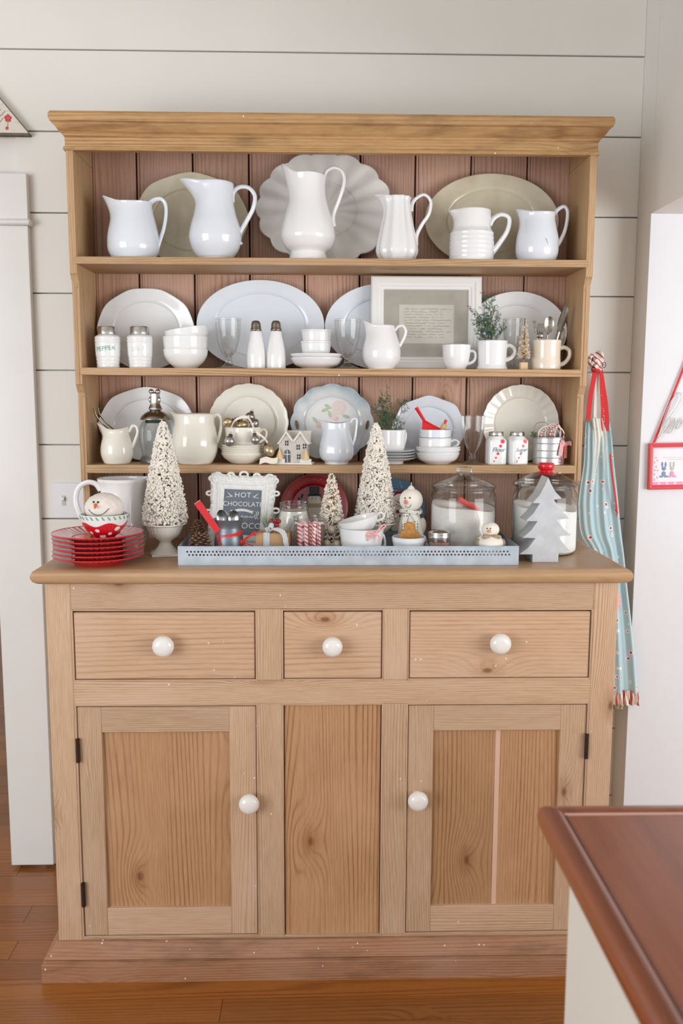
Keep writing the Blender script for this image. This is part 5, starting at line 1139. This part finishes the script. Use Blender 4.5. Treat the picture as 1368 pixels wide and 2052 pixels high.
# blue oval snowman plate
def blueplate(root, rx, ry):
    def b(x_, z_, a_, c_, m_, nm, y_=-.008): MB().ball((x_, y_, ry+z_), 1, 20, 8, (a_, .002, c_)).build(nm, m_, root)
    b(.018, -.030, .030, .040, offwhite, 'painted_body', -.0075); b(.022, .022, .026, .024, offwhite, 'painted_head')
    MB().tube(spl([(-.004, -.009, ry+.036), (.012, -.0095, ry+.049), (.034, -.0095, ry+.047), (.050, -.009, ry+.034)], 5), .0045, 8, flat=.4).build('painted_hat', crim, root)
    MB().ball((.070, -.010, ry+.028), 1, 14, 8, (.013, .002, .012)).build('hat_tail', crim, root)
    MB().box(.004, .032, -.0112, -.008, ry-.010, ry-.001).build('painted_scarf', crim, root, bevel=.001)
    for x_, z_ in ((.018, .030), (.027, .028), (.010, .014), (.016, .010), (.024, .009)): MB().ball((x_, -.0105, ry+z_), .0016, 8, 6).build('painted_coal', black, root)
    MB().tube([(.008, -.0108, ry+.026), (.018, -.012, ry+.020), (.027, -.0108, ry+.021)], [.0012, .0026, .0022], 8, flat=.5).build('painted_nose', orange, root)
    for z_ in (-.018, -.036, -.052): MB().ball((.020, -.0108, ry+z_), .0024, 10, 6, (1, .5, 1)).build('painted_button', black, root)
    m = MB(); rnd = random.Random(6)
    for i in range(44):
        th = rnd.random()*TAU; q = rnd.uniform(.55, .95); m.ball((rx*q*math.cos(th), -.0125-.003*(q-.55), ry+ry*q*math.sin(th)), .0013, 6, 4, (1, .4, 1))
    m.build('painted_snowflakes', offwhite, root, kind='stuff')
oval_plate('slate-blue oval plate painted with a snowman wearing a red cap', 722, 852, 958, .398, ct, bluepl, name='plate', cat='plate', build=blueplate)
# snowman candle
a = At(822, 1094, .180, tf); k = a.k; k0 = k; k = a.kz(126); sc_ = thing('snowman_candle', 'white snowman candle with a green checked scarf and wick', 'candle', a.o)
MB().lathe([(.0003, 0)]+[(x_*k, z_*k) for x_, z_ in spl2([(24, 0), (25, 10), (24, 30), (21, 50), (17, 66), (14, 74)], 4)]+[(.0003, 76*k)], 36, lambda th, r, z: (r*(1+.03*math.sin(3*th+z*60)), z)).build('body', offwhite, sc_)
m = MB().ball((0, -.002, 96*k), 21*k, 28, 18, (1, .92, 1)); m.lathe([(9*k, 113*k), (5*k, 119*k), (2*k, 122*k), (.0003, 123*k)], 14); m.build('head', offwhite, sc_)
MB().tube([(0, 0, 121*k), (.0005, 0, 128*k)], .0008, 6).build('wick', offwhite, sc_)
for x_, z_ in ((-12, 101), (-4, 102)): MB().ball((x_*k, -.002-19.2*k*math.sqrt(1-(x_/21)**2)*.92, z_*k), 1.8*k, 10, 8).build('eye', plain('brown_eye', L(96, 76, 66), .4), sc_)
MB().tube([(-11*k, -.002-15.8*k, 95*k), (-12*k, -.003-20*k, 93*k)], [4*k, 3*k], 10).build('nose', pinkn, sc_, label='pink stub nose')
MB().tube([(x_*k, -.0024-19.3*k*math.sqrt(max(.05, 1-(x_/21)**2-((z_-96)/21)**2)), z_*k) for x_, z_ in spl2([(-12, 88), (-9, 84.5), (-5, 84.5), (-2, 90)], 4)], .0006, 5).build('mouth', black, sc_)
MB().tube([(17*k*math.cos(TAU*i/28), 16*k*math.sin(TAU*i/28)-.001, 76*k+1.5*k*math.sin(TAU*i/14)) for i in range(28)], 4.2*k, 8, closed=True).build('scarf', scarfm, sc_)
for pts in ([(-9, -15.5, 73), (-13, -20, 62), (-14, -22.5, 46), (-15, -24, 34)], [(0, -17, 74), (8, -20.5, 62), (7, -22, 48), (4, -24.5, 37)]):
    MB().ribbon([(Vector(p_)*k, Vector((1, 0, 0))*4.2*k) for p_ in spl(pts, 4)], 0, .0012).build('scarf_tail', scarfm, sc_)
MB().ball((21*k, -.002, 50*k), 9*k, 12, 8, (.8, .6, 1.6)).build('arm', offwhite, sc_)
# ramekin with cookie
r, a = lathe_thing('ramekin', 'white fluted ramekin holding a gingerbread cookie in the tray', 'ramekin', 819, 1099, .085, tf, [(27, 1099), (28, 1097), (29.5, 1091), (31.5, 1084), (33.5, 1081), (34, 1077)], white, flutes=(50, .008)); k = a.k
ck_ = thing('gingerbread_cookie', 'golden gingerbread cookie standing in the white ramekin', 'cookie', a.o+Vector((.001, -.004, a.h(1073))))
po = [(-8, -3), (-9, -18), (-11, -35.5), (-5, -37), (-1.5, -25), (1.5, -25), (5, -37), (11, -35.5), (9, -18), (8, -3), (12, 0), (18, 3), (20, 9), (17, 14), (12, 16), (11, 17), (11.5, 24), (9, 29), (4, 32), (-4, 32), (-9, 29), (-11.5, 24), (-11, 17), (-12, 16), (-17, 14), (-20, 9), (-18, 3), (-12, 0)]
ps = [p_ for p_ in spl([(x_*k, z_*k, 0) for x_, z_ in po+[po[0]]], 3)][:-1]
MB().prism([(p_.x, p_.y) for p_ in ps], -.006, .006).build('biscuit', ginger, ck_, bevel=.003, seg=3); bpy.data.objects
# tiny twiggy tree
brush_tree('tiny brown frosted tree between the candle and the cocoa jar', 848, 1050, 1096, 13, .125, tf, n=700, flock=.35, tip=.0009, seed=12, tanmat=plain('brown_bristle', L(128, 100, 84), .9), pw=.85)
# cocoa jar
r, a = jar('little fluted jar of cocoa with a metal screw lid', 880, 1099, .058, [(20, 1099), (21.5, 1096), (21.5, 1078), (21, 1074)], 1074); k = a.k
MB().lathe([(.0003, .001), (19.5*k, .001), (19.5*k, a.h(1079)), (.0003, a.h(1078))], 24).build('cocoa', cocoa, r)
MB().lathe([(.0003, a.h(1074.5))]+[(x_*k, a.h(1099-z_)) for x_, z_ in ((22, 24.5), (22.4, 27), (21.8, 29), (22.4, 31), (21.6, 34), (18, 36), (14, 38), (6, 39.5))]+[(.0003, a.h(1059))], 30).build('lid', chrome, r)
# big cookie jar with sugar
def bigjar(label, cx, by, Y, Z, hw, ytop, prof, fill, fillm, knob_):
    a = At(cx, by, Y, Z); k = a.k; r = thing('storage_jar', label, 'jar', a.o)
    pr = [(x_*k, a.h(y_)) for x_, y_ in spl2(prof, 4)]; MB().lathe([(.0003, .0004)]+pr, 56).build('glass_body', glassg, r)
    R_ = pr[-1][0]; MB().tube([(R_*math.cos(TAU*i/48), R_*math.sin(TAU*i/48), pr[-1][1]) for i in range(48)], .0022, 8, closed=True).build('jar_rim', glassg, r)
    rnd = random.Random(int(cx)); Rf = hw*k-.0025; zf_ = a.h(fill)
    prf = [(.0003, .003), (Rf-.006, .003), (Rf, .009), (Rf, zf_*.5), (Rf, zf_*.92), (Rf*.98, zf_), (Rf*.7, zf_*1.0), (Rf*.4, zf_*.98), (.0003, zf_*.96)]
    MB().lathe(prf, 48, lambda th, rr, z: (rr, z+(.008*math.cos(th-2.6)+.003*math.sin(3*th) if z > zf_*.9 else 0))).build('contents', fillm, r)
    return r, a
bj, a = bigjar('large glass jar of sugar with a glass lid and red scoop inside', 926, 1099, .175, tf, 65, 950, [(60, 1099), (64, 1094), (65, 1080), (65, 1010), (64.5, 992), (62, 986), (60, 982), (60, 977)], 1012, sugar, None); k = a.k
def lid(r, a, ymid, hw, pts, g=glassg): MB().lathe([(x_*a.k, a.h(y_)) for x_, y_ in spl2(pts, 4)], 48).build('lid', g, r)
lid(bj, a, 0, 0, [(60, 978), (63, 976), (63, 972), (52, 966), (36, 960), (24, 956), (14, 952), (12, 950)])
MB().lathe([(.0003, a.h(954))]+[(x_*k, a.h(y_)) for x_, y_ in spl2([(10, 953), (9, 950), (16, 946), (16.5, 941), (15, 936), (8, 935.5)], 3)]+[(.0003, a.h(935.5))], 24, lambda th, rr, z: (rr*(1+.05*math.cos(10*th)) if rr > .01 else rr, z)).build('lid_knob', glassg, bj, sharp=30)
p = aty(935, 1010, .170); ks = kk(p); sc2 = thing('measuring_scoop', 'coral red scoop lying in the sugar inside the glass jar', 'scoop', p+Vector((0, 0, -.004)), (0, math.radians(20), 0)); coral = plain('coral_plastic', L(232, 84, 76), .35)
rows = [[((-20+11*j)*ks, 11*math.cos(PI*i/10)*ks, (12-2*j+0-10*math.sin(PI*i/10))*ks) for i in range(11)] for j in range(5)]
m = MB().grid(rows); m.add(rows[0], [tuple(range(11))]); m.build('scoop_bowl', coral, sc2); MB().box(16*ks, 26*ks, -8*ks, 8*ks, -10*ks, 4*ks).build('scoop_end', coral, sc2, bevel=.002)
# small fabric snowman
a = At(981, 1098, .0537, tf); k = a.k; k = a.k*1.0; zo = a.off*a.k; sn_ = thing('snowman_ornament', 'small cream fabric snowman with brown bow in the tray corner', 'snowman', a.o+Vector((0, 0, zo)))
MB().lathe([(.0003, -zo)]+[(22*k, -zo)]+[(x_*k, z_*k) for x_, z_ in spl2([(22, 0), (27, 8), (25, 18), (16, 26), (10, 29)], 4)]+[(.0003, 30*k)], 28).build('body', offwhite, sn_)
MB().ball((0, -.001, 38*k), 18*k, 22, 14, (1, .9, .82)).build('head', offwhite, sn_)
for x_ in (-9, -3): MB().ball((x_*k, -.001-15.7*k*math.sqrt(1-(x_/18)**2)*1.02, 42*k), 1.4*k, 8, 6).build('eye', black, sn_)
MB().ball((-6*k, -.003-15*k, 37*k), 3.4*k, 10, 8, (1.2, 1, .9)).build('nose', pinkn, sn_)
bwm = plain('brown_check_bow', L(176, 158, 128), .8, var=.3, vs=200)
MB().tube([(12*k*math.cos(TAU*i/20), 12*k*math.sin(TAU*i/20)-.001, 27*k) for i in range(20)], 3*k, 7, closed=True).build('neck_ribbon', bwm, sn_)
for s__ in (-1, 1): MB().ball((s__*10*k, -16*k, 25*k), 7*k, 12, 8, (1.4, .5, .7)).build('bow_loop', bwm, sn_); MB().ball((s__*24*k, -6*k, 10*k), 8*k, 10, 8, (.8, .8, 1.3)).build('arm', bwm, sn_)
# flour jar with red knob, on the worktop
fj, a = bigjar('large glass jar of flour with red knobbed lid beside the galvanised tree', 1088, 1112, .208, ct, 64, 960, [(56, 1112), (61, 1108), (64, 1096), (64.5, 1060), (64, 1010), (62, 994), (58, 986), (57, 980)], 1020, flour, None); k = a.k
lid(fj, a, 0, 0, [(57, 982), (64, 979), (64, 974), (50, 966), (34, 958), (22, 954)])
MB().lathe([(.0003, a.h(957))]+[(x_*k, a.h(y_)) for x_, y_ in spl2([(20, 956), (21, 953.5), (14, 951.5), (12, 949.5), (16, 944), (16.5, 938), (14, 934), (8, 933)], 4)]+[(.0003, a.h(933))], 30).build('lid_knob', red, fj, label='glossy red lid knob')
# galvanised tree silhouette box
py0 = .050; a = At(1092, 1127, py0, ct); k = a.k; gt = thing('metal_christmas_tree', 'hollow galvanised metal Christmas tree standing in front of the flour jar', 'christmas tree', a.o)
po = [(1066, 1127), (1118, 1127), (1118.6, 1105), (1142, 1104), (1130, 1092), (1116, 1074), (1142, 1072), (1128, 1060), (1112, 1041), (1137, 1038), (1122, 1022), (1105, 1001), (1121, 998), (1108, 985), (1099, 970), (1092.5, 956),
      (1086, 972), (1076, 992), (1062.6, 1007.5), (1077.5, 1008), (1065, 1028), (1050, 1043.6), (1074, 1044), (1062, 1062), (1045, 1077.5), (1071, 1078), (1058, 1096), (1039, 1111), (1066, 1111)]
MB().prism([(a.x(x_), a.h(y_)) for x_, y_ in po], 0, .068).build('tree_shell', galvt, gt, bevel=.0008)
# ------------------------------------------------------------------ things on the walls
# light switch
p0 = aty(104, 967, YW-.003); p1 = aty(172, 1038, YW-.003); sw = thing('light_switch', 'white light switch plate on the planked wall', 'light switch', ((p0.x+p1.x)/2, YW, (p0.z+p1.z)/2)); w_, h_ = (p1.x-p0.x)/2, (p0.z-p1.z)/2
MB().box(-w_, w_, -.006, -.0003, -h_, h_).build('plate', plain('switch_plastic', L(228, 230, 236), .35), sw, bevel=.003, seg=3)
q = aty(127.5, 1003, YW-.006); MB().box(-.0055, .0055, -.0075, -.004, -.015, .015).build('toggle_slot', plain('switch_slot', L(196, 192, 184), .4), sw, (q.x-sw.location.x, 0, q.z-sw.location.z))
MB().box(-.0038, .0038, -.017, -.006, -.004, .006).build('toggle', plain('switch_toggle', L(238, 236, 230), .3), sw, (q.x-sw.location.x, 0, q.z-sw.location.z), (math.radians(-20), 0, 0), bevel=.001)
# painted triangle plaque above the doorway
c = aty(58, 267, YW-.02); e = aty(0, 197, YW-.02); sl = (e.z-c.z)/(c.x-e.x); half = .40; pq = thing('painted_plaque', 'triangular white wooden plaque painted with red flowers', 'plaque', (c.x-half, YW, c.z))
t = NT('crackled_white_paint'); cr = t.ramp(t.noise(t.scale(t.coord(), (1, 1, 4)), 30, 5, .7), .55, .68); plq = t.done(t.mix(t.math('MULTIPLY', cr, .5), L(226, 220, 210), L(176, 164, 146)), .75)
MB().prism([(-half, 0), (half, 0), (0, half*sl)], -.022, -.0005).build('board', plq, pq)
MB().box(-half, half+.001, -.0225, -.0005, -.006, .0).build('bark_edge', plain('weathered_edge', L(120, 108, 96), .9, var=.4, vs=60), pq)
MB().tube([(half, -.0225, .001), (0, -.0225, half*sl)], .0016, 6).build('dark_edge', plain('weathered_edge_line', L(112, 102, 90), .9), pq)
def flower(x_, z_, r_, nm='painted_flower'):
    m = MB()
    for i in range(5): th = TAU*i/5+.3; m.ball((x_+r_*.55*math.cos(th), -.0225, z_+r_*.55*math.sin(th)), r_*.45, 10, 6, (1, .12, 1))
    m.build(nm, plain('flower_red', L(206, 74, 70), .7), pq)
ff = aty(16, 237, YW-.022); flower(ff.x-pq.location.x, ff.z-c.z, .011); f2 = aty(-6, 233, YW-.022); flower(f2.x-pq.location.x, f2.z-c.z, .010); f3 = aty(14, 257, YW-.022); flower(f3.x-pq.location.x, f3.z-c.z, .005)
m = MB()
for (xa, ya, xb, yb) in ((16, 243, 15, 256), (2, 232, 10, 222), (0, 245, 6, 236), (3, 222, -4, 215)):
    A_, B_ = aty(xa, ya, YW-.0225), aty(xb, yb, YW-.0225); m.tube([A_-pq.location, B_-pq.location], .0008, 5)
m.build('painted_stems', plain('stem_green', L(140, 140, 108), .8), pq)
# red framed stitched picture hung from a ribbon, with a wire word
yf_ = YJ-.006; A_ = aty(1296, 979, yf_); tl = aty(1299, 887, yf_); hh = tl.z-A_.z; ww = .215
sf = thing('stitched_picture', 'red framed cross-stitch of two rabbits hanging from a red ribbon', 'picture frame', (A_.x+ww/2, yf_, A_.z), (0, math.radians(-1.2), 0))
coralw = plain('coral_frame_paint', L(222, 82, 86), .45, var=.06, vs=60)
frame_ring(ww, hh, [(0, 0), (0, .014), (.003, .016), (.008, .014), (.0105, .010), (.0115, .009), (.0125, .004), (.0125, 0)]).build('frame', coralw, sf, sharp=20)
MB().box(-ww/2+.012, ww/2-.012, -.004, -.001, .012, hh-.012).build('backing', plain('cross_stitch_cloth', L(236, 236, 238), .9), sf)
MB().box(-ww/2+.012, ww/2-.012, -.0052, -.004, .012, .021).build('lower_border', pinkp, sf); MB().box(-ww/2+.012, ww/2-.012, -.0052, -.004, hh-.017, hh-.012).build('upper_border', plain('pale_pink_print', L(228, 206, 224), .9), sf)
MB().box(-ww/2+.012, -ww/2+.031, -.0048, -.004, .021, hh-.017).build('side_border', plain('lilac_print', L(232, 230, 238), .9), sf)
m = MB(); rnd = random.Random(9)
for x_, z_ in ((.019, .028), (.027, .034), (.019, .044), (.020, .056), (.028, .055), (.023, .066), (.018, .078), (.026, .084), (.022, .092)): m.ball((-ww/2+x_, -.005, z_), .0026, 10, 6, (1, .2, 1))
m.build('rose_dots', plain('rose_dot', L(212, 170, 192), .9), sf)
m = MB()
for i in range(8): m.ball((-ww/2+.032+i*.024, -.0054, .0165), .0034, 10, 6, (1, .2, 1))
m.build('white_dots', plain('white_dot', L(245, 240, 242), .9), sf)
def rabbit(x_, m1, m2, nm):
    o = MB(); 
    for s__ in (-1, 1): o.ball((x_+s__*.005, -.005, .072), .0026, 10, 8, (1, .2, 3.0))
    o.ball((x_, -.005, .060), .0062, 12, 8, (1, .2, .9)); ob = o.build(nm, m1, sf)
    o = MB().ball((x_, -.005, .045), .0062, 12, 8, (1, .2, 1.2))
    for s__ in (-1, 1): o.ball((x_+s__*.007, -.005, .037), .0045, 10, 8, (1.3, .2, .7))
    o.build('stitched_body', m2, sf)
rabbit(-ww/2+.046, bluep, plain('denim_print', L(132, 160, 188), .9), 'stitched_rabbit'); rabbit(-ww/2+.070, greyp, pinkp, 'stitched_rabbit')
for j, zz in enumerate((.092, .086)):
    m = MB(); x_ = -ww/2+.044+j*.012
    while x_ < ww/2-.02: m.ball((x_, -.005, zz+random.uniform(-.001, .001)), .0011, 6, 4, (1, .2, 1)); x_ += .0034
    m.build('stitched_script', plain('faint_stitch_%d' % j, L(212, 218, 218), .9), sf, kind='stuff')
rA = aty(1311, 886, yf_-.004); rB = aty(1372, 742, yf_-.004); xm_ = sf.location.x
loc_ = lambda v: Vector((v.x-sf.location.x, v.y-sf.location.y, v.z-sf.location.z))
mid = loc_(rB); mid = Vector((max(.004, mid.x), mid.y, mid.z))
apex = Vector((0.0, -.004, loc_(rB).z+(0-loc_(rB).x)*(loc_(rB).z-loc_(rA).z)/(loc_(rB).x-loc_(rA).x)))
a0 = loc_(rA); a0.y = -.006
m = MB().ribbon([(a0, (.0048, 0, .002)), ((a0+apex)/2, (.0040, 0, .002)), (apex, (.0045, 0, .002))], 0, .0006)
b0 = Vector((-a0.x, a0.y, a0.z)); m.ribbon([(apex, (.0045, 0, -.002)), ((b0+apex)/2, (.0045, 0, -.002)), (b0, (.0045, 0, -.002))], 0, .0006); m.build('hanging_ribbon', redf, sf)
MB().ball(apex+Vector((0, 0, .002)), .006, 12, 8).build('nail_head', chrome, sf)
wd = thing('wire_word', 'cursive word bent from beaded silver wire hanging above the red frame', 'wire sign', aty(1330, 876, yf_-.008)); w0 = wd.location
wire = plain('silver_wire', L(186, 184, 178), .3, .8)
pts = [(1316, 874), (1320, 868), (1327, 846), (1336, 820), (1346, 800), (1357, 788), (1364, 790), (1363, 802), (1354, 818), (1344, 832), (1336, 846), (1328, 862), (1321, 876), (1318, 878), (1322, 872), (1333, 856), (1344, 842), (1350, 838), (1352, 843), (1347, 855), (1338, 866), (1337, 868), (1344, 865), (1352, 852), (1358, 842), (1358, 848), (1354, 858), (1360, 856), (1368, 842), (1372, 838), (1371, 848), (1376, 850), (1386, 838)]
wv = spl([aty(x_, y_, yf_-.008)-w0 for x_, y_ in pts], 6)
MB().tube(wv, .0010, 6).build('wire', wire, wd)
m = MB(); acc = 0
for i in range(1, len(wv)):
    acc += (wv[i]-wv[i-1]).length
    if acc > .0032: acc = 0; m.ball(wv[i]+Vector((0, -.0008, 0)), .0017, 6, 4)
m.build('wire_beads', wire, wd, kind='stuff')

# ------------------------------------------------------------------ apron on its hook
YA = .517
hk = aty(1195, 724, YW-.02); ho = thing('coat_hook', 'black iron hook on the planked wall behind the apron', 'hook', (hk.x, YW, hk.z))
MB().box(-.008, .008, -.004, -.0003, -.03, .016).build('hook_plate', black, ho, bevel=.001)
MB().tube(spl([(0, -.004, -.012), (0, -.03, -.022), (0, -.052, -.014), (0, -.056, .006)], 5), .003, 8).build('hook_prong', black, ho)
MB().tube([(.008+.005*math.cos(TAU*i/14), -.066, -.012+.008*math.sin(TAU*i/14)) for i in range(14)], .001, 6, closed=True).build('cord_loop', black, ho)
ap = thing('apron', 'pale blue floral apron with red dotted straps and ruffled hem', 'apron', aty(1200, 1385, YA)); A0 = ap.location
bluef = dotted('blue_floral_cotton', L(186, 214, 222), L(206, 62, 84), 34, .15, .85, L(240, 244, 240), .24)
reddot = dotted('red_dotted_cotton', L(220, 52, 56), L(250, 236, 230), 130, .2, .3); lin = dotted('white_floral_lining', L(232, 236, 228), L(200, 70, 80), 30, .13, .9, L(206, 220, 200), .2); cream_c = plain('white_cotton', L(240, 240, 236), .9)
def cloth(rows_px, Y, amp, nf, ph, nm, mat, nx=36, ny=5, thick=.0012, sway=0):
    ys = [r_[0] for r_ in rows_px]; dense = spl([(r_[1], r_[2], r_[0]) for r_ in rows_px], ny); rows = []
    for j, d in enumerate(dense):
        u = j/(len(dense)-1); row = []
        for i in range(nx+1):
            v_ = i/nx; Yr = Y[0]+(Y[1]-Y[0])*min(1, u*1.15); q = aty(d.x+(d.y-d.x)*v_, d.z, Yr)
            fold = amp*(.25+.75*u)*math.sin(TAU*nf*v_+ph+u*1.3)+amp*.4*math.sin(TAU*nf*2.3*v_+2*ph)
            row.append(Vector((q.x-A0.x, Yr+fold-A0.y, q.z-A0.z)))
        rows.append(row)
    m = MB().grid(rows); b = MB().grid([[p_+Vector((0, thick, 0)) for p_ in r_] for r_ in rows]); m.add(b.v, b.f)
    return m.build(nm, mat, ap, sharp=80)
cloth([(846, 1174, 1222), (880, 1172, 1226), (930, 1170, 1230), (985, 1162, 1236), (1020, 1160, 1239), (1070, 1165, 1244), (1110, 1186, 1249), (1180, 1192, 1256), (1250, 1192, 1264), (1320, 1190, 1271), (1388, 1188, 1276)], (.505, .412), .008, 2.6, .4, 'skirt', bluef)
cloth([(838, 1186, 1206), (880, 1189, 1214), (920, 1186, 1212), (950, 1182, 1208), (978, 1186, 1200)], (.494, .482), .004, 1.5, 1.2, 'bib_lining', lin, 18)
cloth([(1384, 1186, 1277), (1398, 1186, 1280), (1413, 1186, 1283)], (.411, .411), .007, 9, .2, 'hem_ruffle', stripes('striped_ruffle', L(240, 238, 226), L(206, 84, 84), (46, 0, 0), .72), 90)
cloth([(1392, 1186, 1258), (1405, 1186, 1256), (1420, 1188, 1250)], (.418, .418), .006, 8, 1.2, 'under_ruffle', stripes('green_ruffle', L(222, 208, 190), L(128, 158, 120), (60, 0, 0), .7), 80)
def strap(pts, wpx, Y, nm, mat):
    v = spl([aty(x_, y_, Y)-A0 for x_, y_ in pts], 5); MB().ribbon([(q, (wpx*.0015, .0006, 0)) for q in v], 0, .0009).build(nm, mat, ap)
strap([(1193, 738), (1188, 765), (1182, 800), (1178, 842)], 4.6, .492, 'strap', reddot)
strap([(1203, 740), (1205, 780), (1207, 820), (1207, 864)], 3.2, .494, 'strap', reddot)
strap([(1203, 742), (1209, 780), (1214, 815), (1217, 864)], 4.2, .500, 'strap', reddot)
strap([(1196, 745), (1194, 790), (1192, 830), (1193, 850)], 3.4, .503, 'white_tie', cream_c)
strap([(1222, 910), (1226, 950), (1233, 1000), (1238, 1045)], 1.6, .455, 'red_tie', redf)
strap([(1236, 1184), (1240, 1205), (1236, 1222)], 3.4, .412, 'pocket_trim', stripes('pink_stripe', L(250, 236, 236), L(228, 96, 110), (300, 0, 0), .5))
strap([(1235, 1183), (1247, 1184)], 0, .496, 'pocket_band', reddot) if False else None
kn_ = MB(); kc = lambda x_, y_, d=0: aty(x_, y_, .49-d)-A0
for pts in ([(1186, 735), (1180, 722), (1186, 712), (1196, 716), (1199, 728), (1192, 736)], [(1196, 734), (1192, 716), (1199, 706), (1205, 712), (1203, 726), (1197, 734)], [(1184, 730), (1196, 722), (1206, 726), (1204, 738), (1192, 740)]):
    kn_.tube(spl([kc(x_, y_, random.uniform(-.004, .010)) for x_, y_ in pts], 4), .0062, 8, flat=.7)
kn_.build('knotted_tie', stripes('peppermint_tie', L(242, 240, 232), L(206, 78, 84), (52, 0, 60), .72), ap)
kn_ = MB().tube(spl([kc(1186, 740, .003), kc(1195, 743, .008), kc(1205, 741, .003)], 4), .006, 8, flat=.8); kn_.build('strap_knot', reddot, ap)
